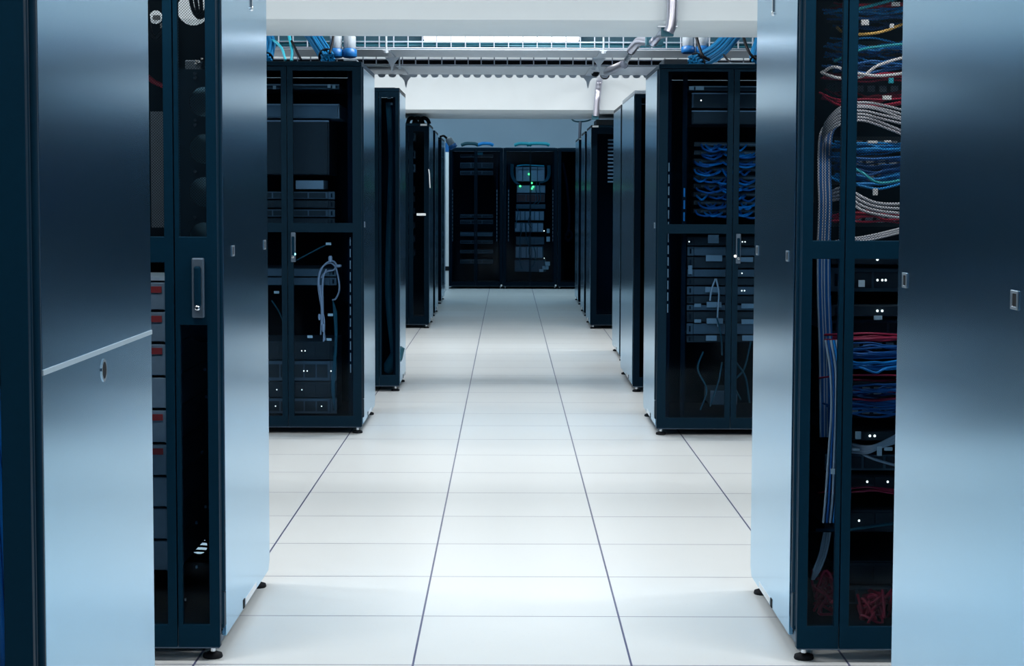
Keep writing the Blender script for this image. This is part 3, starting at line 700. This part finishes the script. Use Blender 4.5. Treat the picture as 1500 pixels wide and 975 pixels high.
# --- L5 contents
for i, py in enumerate((277, 291, 309, 330, 350, 371)):
    z = at(600, py, 18.5).z
    server('rack_server', f'black server with white light, {top(i)}, left rack with white sticker', at(560, 300, 18.5).x, at(605, 300, 18.5).x, 18.5, z-.03, .06, 'server_dark', 'server_dark', .5, 'lit servers in the left rack with white sticker', 0, 'led_w', [at(599.5, py, 18.5).x])
for i, (p0, p1) in enumerate(((190, 206), (222, 232), (238, 252))):
    server('rack_server', f'dim grey server of three, {top(i)}, left rack with white sticker', at(560, 300, 18.5).x, at(606, 300, 18.5).x, 18.5, at(600, p1, 18.5).z, .08, 'server_dark', 'server', .5, 'dim servers in the left rack with white sticker')
p = at(617, 314, 18.27); MB().box(p.x-.045, p.x+.045, 18.255, 18.28, p.z-.012, p.z+.012).build('handle', 'label', L5.doors[0], bevel=.004)
cable('thin white cable hanging on the front of the left rack with white sticker', None, 'white', [at(628, 248, 18.26), at(629, 256, 18.25), at(630, 275, 18.26)], .006)
for k in range(3):
    x0 = 597+9*k; z = lambda px, py: at(px, py, 18.5)
    P = [z(x0, 181.5), z(x0+2, 175), z(x0+6, 173), z(x0+11, 175), z(x0+14, 181.5)]
    cable('black cable arch on top of the left rack with white sticker', 'black arches on the left rack', 'black', P, .022, 'cable_arch')
# --- R3 contents
def xr(px, Y): return at(px, 300, Y).x
for i in range(9):
    py = 213+12.2*i; Y = 10.30
    z = at(1050, py, Y).z; x0, x1 = xr(1016, Y), xr(1125, Y)
    t = thing('network_patch_bay', f'patch bay, {top(i)}, blue cable rows of the right glass-doored rack', 'patch bay', ((x0+x1)/2, Y, z), 'patch panels in the right glass-doored rack')
    MB().box(x0, x1, Y, Y+.12, z-.006, z+.018).build('panel_plate', 'server_dark', t)
    MB().box(x0+.04, x1-.04, Y-.005, Y+.001, z, z+.01).build('port_strip', 'server', t)
    for k in range(7):
        a = 1016+random.uniform(0, 70); b = a+random.uniform(16, 40); dr = random.uniform(3, 9)
        P = [at(a, py+random.uniform(-2, 2), Y-.01), at(a+4, py+dr*.6, Y-.06), at((a+b)/2, py+dr, Y-.09), at(b-4, py+dr*.5, Y-.06), at(b, py+random.uniform(-2, 1), Y-.01)]
        cable(f'dark blue patch cable drooping in the {ORD[i]} row of the right glass-doored rack', f'drooping blue cables, {ORD[i]} row', 'dblue' if k % 3 else 'blue', P, .0058)
YR = 10.2
for (lb, p0, p1, md, nm) in (('slim grey shelf at the top of the right glass-doored rack', 126, 133, 'server', 'equipment_shelf'), ('dark drawer unit under the top shelf, right glass-doored rack', 136, 158, 'server', 'equipment_shelf'),
                             ('dark unit below the drawer unit, right glass-doored rack', 162, 182, 'server_dark', 'power_unit')):
    z1, z0 = at(1050, p0, YR).z, at(1050, p1, YR).z; x0, x1 = xr(1012, YR), xr(1126, YR)
    t = thing(nm, lb, 'equipment', ((x0+x1)/2, YR, z0))
    MB().box(x0, x1, YR+.012, YR+.45, z0, z1).build('body', md, t, bevel=.003)
    MB().box(x0+.01, x1-.01, YR, YR+.013, z0+.005, z1-.005).build('front_plate', 'server_dark', t)
    MB().box(x0, x1, YR-.004, YR+.012, z1-.006, z1).build('front_edge', 'server_pale', t)
for i, (px, w) in enumerate(((1013, 7), (1025, 12))):
    p = at(px, 129, YR-.01); k = YR/F
    o = MB().box(p.x-w*k/2, p.x+w*k/2, YR-.012, YR-.006, p.z-.010, p.z+.010).build('cable_tag', 'label'); tag(o, ('small white tag on the top shelf of the right glass-doored rack', 'wider white tag beside the small one, right glass-doored rack')[i], 'tag')
stack(R3, 'rack_server', lambda i: f'dark server below the crossbar of the right glass-doored rack, {top(i)}', YR, [345, 358, 373, 391, 404, 416, 430, 443, 453, 470, 488, 500], 1012, 1126, [('server_dark', 'server_dark'), ('server_dark', 'server')], ledfn=lambda i: ((1010, 1088, 1092), (), (), (1088,), (), (1088, 1092), (), (), (), (), ())[i], slots=0, group='servers in the right glass-doored rack')
PL = [(1045, 350, 16, 12), (1046, 378, 24, 9), (1043, 424, 20, 8), (1046, 446, 22, 8), (1022, 447, 10, 5), (1022, 470, 10, 5), (1047, 470, 24, 8), (1094, 380, 18, 7), (1094, 424, 18, 0), (1096, 448, 20, 7), (1096, 471, 20, 7), (1097, 495, 20, 8), (1042, 495, 16, 8), (1011, 395, 6, 13)]
for i, (px, py, w, h) in enumerate(PL):
    if not h: continue
    p = at(px, py, YR-.02); k = YR/F
    o = MB().box(p.x-w*k/2, p.x+w*k/2, YR-.022, YR-.014, p.z-h*k/2, p.z+h*k/2).build('module_cover', 'server_pale', bevel=.0015)
    tag(o, f'{["topmost", "second highest", "third highest", "wide fourth", "small fourth", "small fifth", "wide fifth", "topmost", "", "second", "third", "lowest", "lowest", "narrow upright"][i]} pale cover plate, {"left" if px < 1075 else "right"} pane of the right glass-doored rack', 'cover plate', 'cover plates in the right glass-doored rack')
for k, pts in enumerate((((1048, 408), (1042, 425), (1040, 440)), ((1049, 408), (1053, 430), (1051, 462), (1052, 478)), ((1050, 465), (1056, 490), (1058, 520)), ((1026, 600), (1035, 570), (1022, 540), (1030, 515)), ((1040, 595), (1052, 560), (1058, 530)), ((1100, 500), (1090, 540), (1075, 560), (1085, 585)), ((1078, 530), (1092, 552), (1098, 590)))):
    cable('grey flex hanging over the server fronts, right glass-doored rack' if k < 2 else 'dark flex drooping low in the right glass-doored rack', 'flexes over the right servers' if k < 2 else 'dark flexes low in the right glass-doored rack', 'grey' if k < 2 else 'teal', [at(x, y, 10.14+.008*j) for j, (x, y) in enumerate(pts)], .005)
p = at(1048, 585, 10.2); o = MB().box(p.x-.03, p.x+.12, 10.2, 10.5, p.z-.03, p.z+.05).build('adapter_box', 'server', bevel=.004); tag(o, 'dark grey box at the bottom of the right glass-doored rack', 'box')
leds(R3.root, [at(1077, 375, 10.02)], 'led_w', .007)
leds(R3.root, [at(1027, 147, 10.12)], 'led_w', .004)
# --- R5 cable fingers
for i in range(12):
    z = at(894, 205+5.55*i, 18.4).z; x0, x1 = xr(890, 18.4), xr(897, 18.4)
    MB().box(x0, x1+.25, 18.39, 18.42, z-.007, z+.007).build('cable_finger', 'gear_grey', R5.root)
o = MB().box(xr(872, 18.5), xr(900, 18.5), 18.4, 18.9, 1.99, 2.045).build('cable_box', 'server_dark', bevel=.004); tag(o, 'dark flat box on top of the right rack with cable fingers', 'box')

# --- end racks
YE_ = 26.5
K = YE_/F
def egear(name, label, px0, px1, py0, py1, mods, mat='gear_grey', Y=26.5, face=None, ledm=None, lds=(), cat='equipment', group='gear in the rack with green lights'):
    a, b = at(px0, py0, Y), at(px1, py1, Y)
    t = thing(name, label, cat, ((a.x+b.x)/2, Y, b.z), group)
    MB().box(a.x, b.x, Y+.01, Y+.4, b.z, a.z).build('chassis', 'server', t)
    w = (b.x-a.x)/mods
    for i in range(mods):
        MB().box(a.x+i*w+.006, a.x+(i+1)*w-.006, Y, Y+.012, b.z+.008, a.z-.008).build('module', mat, t, bevel=.003)
    for px, py in lds:
        MB().ball(at(px, py, Y-.01), .014 if ledm == 'led_g' else .008, 8).build('status_light', ledm, t)
    return t
egear('blade_chassis', 'grey four-module chassis at the top of the rack with green lights', 755, 798, 244, 266, 4, ledm='led_g', lds=((775, 255),))
egear('blade_chassis', 'grey chassis with green lights under the four-module chassis', 757, 799, 271, 283, 2, ledm='led_g', lds=((762, 272.5), (781, 273.5), (779, 268), (779, 276)))
egear('disk_shelf', 'dark reddish shelf below the chassis with green lights', 757, 798, 284, 296, 3, 'gear_brown')
egear('disk_shelf', 'dim grey shelf right below the reddish shelf', 756, 799, 299, 306, 2, 'server')
egear('disk_shelf', 'grey shelf with many modules at mid height of the rack with green lights', 755, 797, 309, 323, 6, 'server_pale')
egear('disk_shelf', 'grey shelf directly under the many-module shelf', 754, 796, 326, 340, 5, 'gear_grey')
egear('disk_shelf', 'dark shelf below the mid-height shelves, rack with green lights', 756, 797, 347, 358, 3, 'server')
egear('disk_shelf', 'grey shelf with upright modules in the lower half', 755, 795, 361, 378, 5, 'server_pale')
egear('disk_shelf', 'lowest grey shelf of the rack with green lights', 754, 800, 381, 398, 4, 'server', ledm='led_w', lds=((797, 378), (797, 338)))
for i, (p0, p1) in enumerate(((226, 230), (238, 246), (250, 256), (314, 319), (322, 328), (340, 346), (352, 357), (366, 371), (380, 386))):
    egear('rack_server', f'dim black server in the leftmost end rack, {top(i)}', 674, 722, p0, p1, 3, 'server_dark' if i not in (5,) else 'server', group='servers in the leftmost end rack', cat='server')
def ecable(label, group, mat, pts, r=.010): cable(label, group, mat, [at(x, y, 26.42+.006*i) for i, (x, y) in enumerate(pts)], r, 'flex_cable')
for k in range(5):
    ecable('teal cable looping down the left of the chassis with green lights', 'teal cables left of the green lights', 'teal', ((748+k, 240), (748+k, 255), (752+k, 265), (758+k, 270)), .005)
    ecable('teal cable looping down the right of the chassis with green lights', 'teal cables right of the green lights', 'teal', ((806-k, 242), (806-k, 256), (802-k, 264), (794-k, 268)), .005)
for k in range(10):
    px = 757+4.2*k+random.uniform(-1, 1); py = random.choice((266, 300, 326, 345, 360))
    ecable('dark teal flex hanging over the shelves of the rack with green lights', 'dark flexes over the shelves', 'teal', ((px, py), (px+random.uniform(-3, 3), py+12), (px+random.uniform(-4, 4), py+26), (px+random.uniform(-6, 6), py+34)), .007)
ecable('cyan cable lying along the top of the four-module chassis', None, 'cyan', ((757, 243), (768, 241.5), (778, 242), (797, 243)), .01)
ecable('long teal cable hanging in the right end rack', None, 'teal', ((824, 238), (829, 262), (832, 290), (834, 320), (831, 345)), .02)
ecable('teal cable coil low in the right end rack', None, 'teal', ((828, 345), (834, 338), (838, 346), (832, 352), (827, 347)), .02)
for i, (px, py, w, h) in enumerate(((802, 386, 7, 6), (799, 392, 9, 5), (793, 396, 6, 4), (803, 338, 4, 6), (803, 350, 5, 7))):
    p = at(px, py, 26.44); o = MB().box(p.x-w*K/2, p.x+w*K/2, 26.43, 26.45, p.z-h*K/2, p.z+h*K/2).build('cable_tag', 'label'); tag(o, 'white tag beside the '+('lowest grey shelf, upper of three', 'lowest grey shelf, middle of three', 'lowest grey shelf, lower of three', 'mid-height shelves, rack with green lights', 'dark shelf, rack with green lights')[i], 'tag', 'white tags in the rack with green lights')
p = at(703, 225, 26.45); o = MB().box(p.x-.04, p.x+.04, 26.44, 26.46, p.z-.018, p.z+.018).build('cable_tag', 'cyan'); tag(o, 'cyan tag at the top of the leftmost end rack', 'tag')
for R, px in ((E1, 734.5), (E2, 814)):
    p = at(px, 418, 26.29); MB().lathe((p.x, 26.302, p.z), (0, -1, 0), [(.014, 0), (.014, .01), (.01, .016)], 12).build('door_lock', 'label', R.doors[1])
for i, (a, b, m_) in enumerate(((676, 700, 'teal'), (700, 722, 'blue'), (754, 778, 'cyan'), (772, 804, 'cyan'))):
    cable(('teal cable bundle lying on the leftmost end rack', 'blue cable bundle lying on the leftmost end rack', 'bright cyan cable bundle lying on the rack with green lights, left half', 'bright cyan cable bundle lying on the rack with green lights, right half')[i], None, m_, [at(a, 212.5, 26.5), at(a+6, 210.3, 26.48), at((a+b)/2, 210, 26.47), at(b-4, 210.5, 26.48), at(b, 212.5, 26.5)], .026, 'cable_bundle')
# white strip drawn as the lit wall slit by the end racks, blue cap
t = thing('bright_slit_strip', 'white upright strip standing in for the bright slit between left row and end racks', 'conduit', (at(655, 420, 26.0).x, 26.0, 0))
x = at(655, 300, 26.0).x
MB().box(x-.022, x+.022, 25.98, 26.02, 0, at(655, 222, 26).z).build('slit_strip_body', 'label', t, bevel=.004)
z = at(655, 393, 26).z; MB().box(x-.026, x+.026, 25.975, 26.025, z-.03, z+.03).build('slit_break', 'rubber', t)
MB().box(x-.026, x+.026, 25.975, 26.025, at(655, 222, 26).z-.005, at(655, 209, 26).z).build('slit_cap', 'plug_blue', t, bevel=.005)
def connector(label, base, axis, L, r, blue=.3, group=None):
    t = thing('power_connector', label, 'power connector', tuple(base), group)
    MB().lathe(base, axis, [(r*1.0, 0), (r*1.18, L*.03), (r*1.18, L*blue), (r*.95, L*(blue+.03))], 18).build('collar', 'plug_blue', t)
    MB().lathe(Vector(base)+Vector(axis).normalized()*L*(blue+.02), axis, [(r*.85, 0), (r, L*.06), (r, L*.45), (r*.8, L*.58), (r*.45, L*.66)], 18).build('body', 'plug_grey', t)
    return t
b0 = at(665, 217, 23.2); b1 = at(656, 202, 23.2)
connector('pale plug with blue end leaning over the farthest left rack', b0, b1-b0, (b1-b0).length*1.05, .045)
cable('black cable leading into the leaning plug over the farthest left rack', None, 'black', [at(645, 200, 23.1), at(650, 199, 23.15), at(655, 203, 23.2)], .014)

# ------------------------------------------------------------------ trays above the racks
def tray(label, Y0, Y1, z, h, pitch, solid):
    t = thing('cable_tray', label, 'cable tray', (0, (Y0+Y1)/2, z))
    X = 3.4; m = MB(); n = int(2*X/pitch)
    for y in (Y0, Y1):
        for zz in (z+h, z+h*.45, z+.006): m.tube([(-X, y, zz), (X, y, zz)], .0042, 6, 0)
    for i in range(n+1):
        x = -X+i*pitch
        m.tube([(x, Y0, z+h), (x, Y0, z+.004)], .0045, 6, 0); m.tube([(x, Y1, z+h), (x, Y1, z+.004)], .0045, 6, 0)
    m.build('wire_basket', 'wire', t)
    MB().box(-X, X, Y0-.004, Y1+.004, z-.006, z).build('bottom_pan', 'galv', t)
    # scalloped far lip
    sc = [(-X, z-.004), (X, z-.004)]
    m = MB()
    for i in range(int(2*X/.075)):
        x = -X+i*.075
        m.plate([(x, z-.005), (x+.01, z-.022), (x+.022, z-.027), (x+.04, z-.027), (x+.052, z-.022), (x+.06, z-.005)], [], Y1-.002, Y1+.004)
    if solid: m.build('scalloped_lip', 'galv', t)
    for x in (-2.2, -.72, .56, 2.2):
        r = MB().tube([(x, Y0-.05, z-.03), (x, Y0-.05, ZC)], .006, 8, 0).build('hanger_rod', 'galv', t)
        MB().lathe((x, Y0-.05, z-.028), (0, 0, 1), [(.016, 0), (.016, .014)], 6).build('rod_nut', 'galv', r)
        MB().plate([(x-.045, z-.012), (x+.045, z-.012), (x+.012, z-.055), (x+.003, z-.10), (x-.003, z-.10), (x-.012, z-.055)], [], Y1-.06, Y1-.054).build('hanger_bracket', 'galv', t)
        MB().box(x-.02, x+.02, Y0-.06, Y1+.02, z-.016, z-.007).build('cross_bar', 'galv', t)
    return t
tray('upper wire cable tray crossing the aisle just behind the first ceiling beam', 11.16, 11.72, 2.155, .09, .085, False)
tray('lower wire cable tray crossing the aisle with scalloped underside edge', 12.50, 13.30, 2.150, .09, .087, True)
for i in range(16):
    y = 11.2+.45*(i % 8)/8; z = 2.172+.022*(i//8)+random.uniform(-.003, .003)
    mt = ('teal', 'cyan', 'teal', 'blue')[i % 4]; nm = {'teal': 'dark teal', 'cyan': 'cyan', 'blue': 'blue'}[mt]
    cable(f'{nm} cable lying lengthwise in the upper wire tray', f'{nm} cables in the upper tray', mt, [(-3.3, y, z), (-1.5, y+.02, z+.006), (-.3, y-.015, z), (.9, y+.02, z+.004), (2, y, z), (3.3, y-.01, z)], .011, 'data_cable')
for i in range(18):
    y = 12.55+.66*(i % 9)/9; z = 2.164+.02*(i//9)+random.uniform(-.003, .003)
    mt = ('black', 'black', 'dblue')[i % 3]; nm = {'black': 'black', 'dblue': 'dark blue'}[mt]
    cable(f'{nm} cable lying lengthwise in the lower wire tray', f'{nm} cables in the lower tray', mt, [(-3.3, y, z), (-1.5, y+.02, z+.006), (-.3, y-.015, z), (.9, y+.02, z+.004), (2, y, z), (3.3, y-.01, z)], .012, 'data_cable')
p = at(577, 79.5, 12.46); o = MB().box(p.x-.014, p.x+.014, 12.455, 12.47, p.z-.012, p.z+.012).build('cable_tag', 'orange'); tag(o, 'small orange tag on the lower wire tray', 'tag')
# cable bundles dropping into the racks
def bundle(label, mat, P, R, n=22, r=.0075):
    C_ = catmull(P, 7); m = MB(); ti = thing('cable_bundle', label, 'cable bundle', tuple(P[-1]))
    offs = [(R*math.sqrt((k+.5)/n)*math.cos(k*2.4), R*math.sqrt((k+.5)/n)*math.sin(k*2.4)) for k in range(n)]
    for (a, b) in offs:
        pts = []
        for i, p in enumerate(C_):
            d = (C_[min(i+1, len(C_)-1)]-C_[max(i-1, 0)]).normalized(); u = d.cross(Vector((0, 1, 0))).normalized(); w = d.cross(u)
            pts.append(p+u*a+w*b)
        MB().tube(pts, r, 6, 0).build('cable_strand', mat, ti)
    i = len(C_)-3; d = (C_[i+1]-C_[i]).normalized()
    MB().lathe(C_[i], d, [(R+.008, -.006), (R+.01, 0), (R+.008, .006)], 16).build('tie', 'black', ti)
bundle('blue cable bundle dropping onto the left glass-doored rack', 'bundle', [at(446, 38, 11.0), at(458, 52, 10.9), at(470, 70, 10.75), at(481, 87, 10.6)], .038, 22)
bundle('blue cable bundle at the far left above the left glass-doored rack', 'bundle', [at(386, 44, 10.9), at(395, 60, 10.8), at(393, 78, 10.7), at(390, 88, 10.6)], .028, 16)
bundle('thick blue cable bundle curving onto the right glass-doored rack', 'bundle', [at(1082, 40, 11.0), at(1068, 57, 10.9), at(1052, 74, 10.75), at(1034, 86, 10.6), at(1016, 93, 10.5)], .045, 26)
bundle('blue cable bundle at the far right above the right glass-doored rack', 'bundle', [at(1118, 42, 10.9), at(1112, 62, 10.8), at(1106, 80, 10.7), at(1108, 93, 10.6)], .028, 16)
cable('cyan cable arching down beside the far left blue bundle', None, 'cyan', [at(394, 58, 10.8), at(404, 62, 10.75), at(413, 72, 10.7), at(418, 88, 10.65)], .008)
cable('cyan cable dropping straight to the left glass-doored rack', None, 'cyan', [at(422, 45, 10.9), at(425, 60, 10.8), at(428, 75, 10.7), at(427, 89, 10.65)], .009)
cable('black cable slanting down beside the straight cyan cable', None, 'black', [at(427, 60, 10.75), at(433, 72, 10.7), at(441, 88, 10.6)], .008)
cable('black cable hanging in front of the left pale plugs', None, 'black', [at(489, 45, 10.5), at(487, 62, 10.45), at(483, 78, 10.4)], .007)
cable('black cable curving across the thick blue bundle on the right', None, 'black', [at(1019, 50, 10.5), at(1024, 68, 10.4), at(1030, 82, 10.35), at(1040, 88, 10.35)], .009)
cable('black cable hanging right of the thick blue bundle', None, 'black', [at(1088, 48, 10.6), at(1092, 64, 10.5), at(1099, 79, 10.45), at(1108, 87, 10.45)], .009)
cable('thin black cable trailing under the thick blue bundle', None, 'black', [at(1060, 80, 10.5), at(1066, 88, 10.4), at(1072, 94, 10.35)], .006)
for i, (px, py) in enumerate(((492, 84), (512, 84))):
    connector(('pale round plug with blue collar above the left glass-doored rack, left one', 'pale round plug with blue collar above the left glass-doored rack, right one')[i], at(px, py, 10.85), (0, .1, 1), .155, .036, .28, 'plugs above the left glass-doored rack')
for i, (px, py) in enumerate(((1008, 78), (1029, 78))):
    connector(('pale plug with blue collar above the right glass-doored rack, left one', 'pale plug with blue collar above the right glass-doored rack, right one')[i], at(px, py, 10.85), (0, .1, 1), .14, .034, .25, 'plugs above the right glass-doored rack')
p = at(1070, 95, 10.3); o = MB().box(p.x-.11, p.x+.11, 10.12, 10.4, 1.996, 2.006).build('cover_plate', 'pale', bevel=.002); tag(o, 'pale metal plate lying on the right glass-doored rack', 'plate')
p = at(515, 92, 10.2); o = MB().box(p.x-.035, p.x+.035, 10.1, 10.25, 2.006, 2.016).build('cover_plate', 'pale', bevel=.002); tag(o, 'small pale metal plate lying on the left glass-doored rack', 'plate')
o = MB().box(at(970, 90, 10.5).x, at(1005, 90, 10.5).x, 10.4, 10.7, 1.997, 2.045).build('junction_box', 'server_dark', bevel=.005); tag(o, 'black box lying on the right glass-doored rack beneath the plugs', 'box')
# steel conduit along the right
t = thing('steel_conduit', 'steel conduit running down the first beam and along the right under the trays', 'conduit', tuple(at(985, 45, 9.0)))
MB().tube([at(985, -60, 9.0), at(985, 10, 9.0), at(983, 36, 9.0), at(979, 47, 9.0)], .026, 14, 6).build('conduit_drop', 'conduit', t)
MB().box(at(969, 40, 9.02).x, at(987, 40, 9.02).x, 9.02, 9.05, at(975, 53, 9.02).z, at(975, 39, 9.02).z).build('wall_bracket', 'bracket', t, bevel=.003)
m = MB(); a = at(963, 39.5, 9.02); b = at(992, 39.5, 9.02); m.box(a.x, b.x, 8.99, 9.045, a.z-.003, a.z+.003); m.build('bracket_flange', 'galv', t)
a = at(957, 52, 10.1); m = MB().box(a.x-.04, a.x+.05, 10.05, 10.15, a.z-.055, a.z+.006); m.build('hanging_bracket', 'bracket', t, bevel=.003)
MB().tube([at(978, 48, 9.2), at(966, 52, 9.9), at(956, 63, 10.02)], .022, 12, 5).build('conduit_link', 'conduit', t)
MB().tube([at(956, 62, 10.15), at(938, 60, 10.6), at(931, 66, 10.8), at(925, 73, 10.9)], .026, 14, 5).build('conduit_bend', 'conduit', t)
MB().tube([at(926, 72, 10.9), at(915, 93, 11.9)], .017, 12, 0).build('conduit_run', 'chrome', t)
for px, py, Y, r in ((925, 74, 10.95, .024), (914, 94, 11.95, .027)):
    d = (at(914, 94, 11.95)-at(925, 74, 10.95)).normalized(); MB().lathe(at(px, py, Y), d, [(r, -.02), (r*1.08, 0), (r, .02)], 14).build('coupling', 'rubber', t)
MB().tube([at(914, 94, 11.8), at(903, 99, 12.1), at(892, 103.5, 12.6), at(888.5, 106, 13.3), at(886, 109, 15.4)], .026, 12, 5).build('conduit_bend', 'conduit', t)
MB().tube([at(886, 109, 15.4), at(880, 113, 17.3), at(877, 124, 17.54), at(875, 145, 17.55), at(873, 170, 17.55)], .030, 12, 5).build('conduit_drop', 'conduit', t)
MB().box(at(867, 170, 17.57).x, at(877, 170, 17.57).x, 17.56, 17.6, at(870, 175, 17.57).z, at(870, 168, 17.57).z).build('wall_bracket', 'bracket', t, bevel=.004)
d = (at(880, 113, 17.3)-at(886, 109, 15.4)).normalized(); MB().lathe(at(886, 109, 15.5), d, [(.038, -.05), (.042, 0), (.038, .05)], 14).build('coupling', 'rubber', t)
# small stand pipe with two cable arms beyond
t = thing('cable_mast', 'thin grey mast with two drooping cable arms behind the right rack row', 'mast', (at(849, 200, 22.7).x, 22.7, 2.0))
MB().tube([(at(849, 200, 22.7).x, 22.7, 2.0), at(850, 178, 22.7)], .018, 10, 0).build('mast_pole', 'conduit', t)
MB().tube([at(851, 178, 22.7), at(845, 178, 22.7), at(840, 176.5, 22.7), at(837, 173, 22.7)], .010, 8, 4).build('cable_arm', 'bracket', t)
MB().tube([at(849, 178, 22.7), at(857, 177.5, 22.7), at(863, 176, 22.7), at(866, 174, 22.7)], .010, 8, 4).build('cable_arm', 'bracket', t)
o = MB().lathe(at(872, 104.5, 13.0), (0, 0, -1), [(.03, 0), (.03, .012), (.022, .03), (.006, .036)], 14).build('smoke_detector', 'rubber'); tag(o, 'small dark round sensor under the lower wire tray', 'sensor')

# world: dim
w = bpy.data.worlds.new('world'); SC.world = w; w.use_nodes = True
w.node_tree.nodes['Background'].inputs['Color'].default_value = (.02, .05, .09, 1); w.node_tree.nodes['Background'].inputs['Strength'].default_value = .3
SC.cycles.max_bounces = 10; SC.cycles.transparent_max_bounces = 16; SC.cycles.glossy_bounces = 8
SC.cycles.sample_clamp_indirect = 6
for o in bpy.data.objects:
    if '_base' in o: del o['_base']
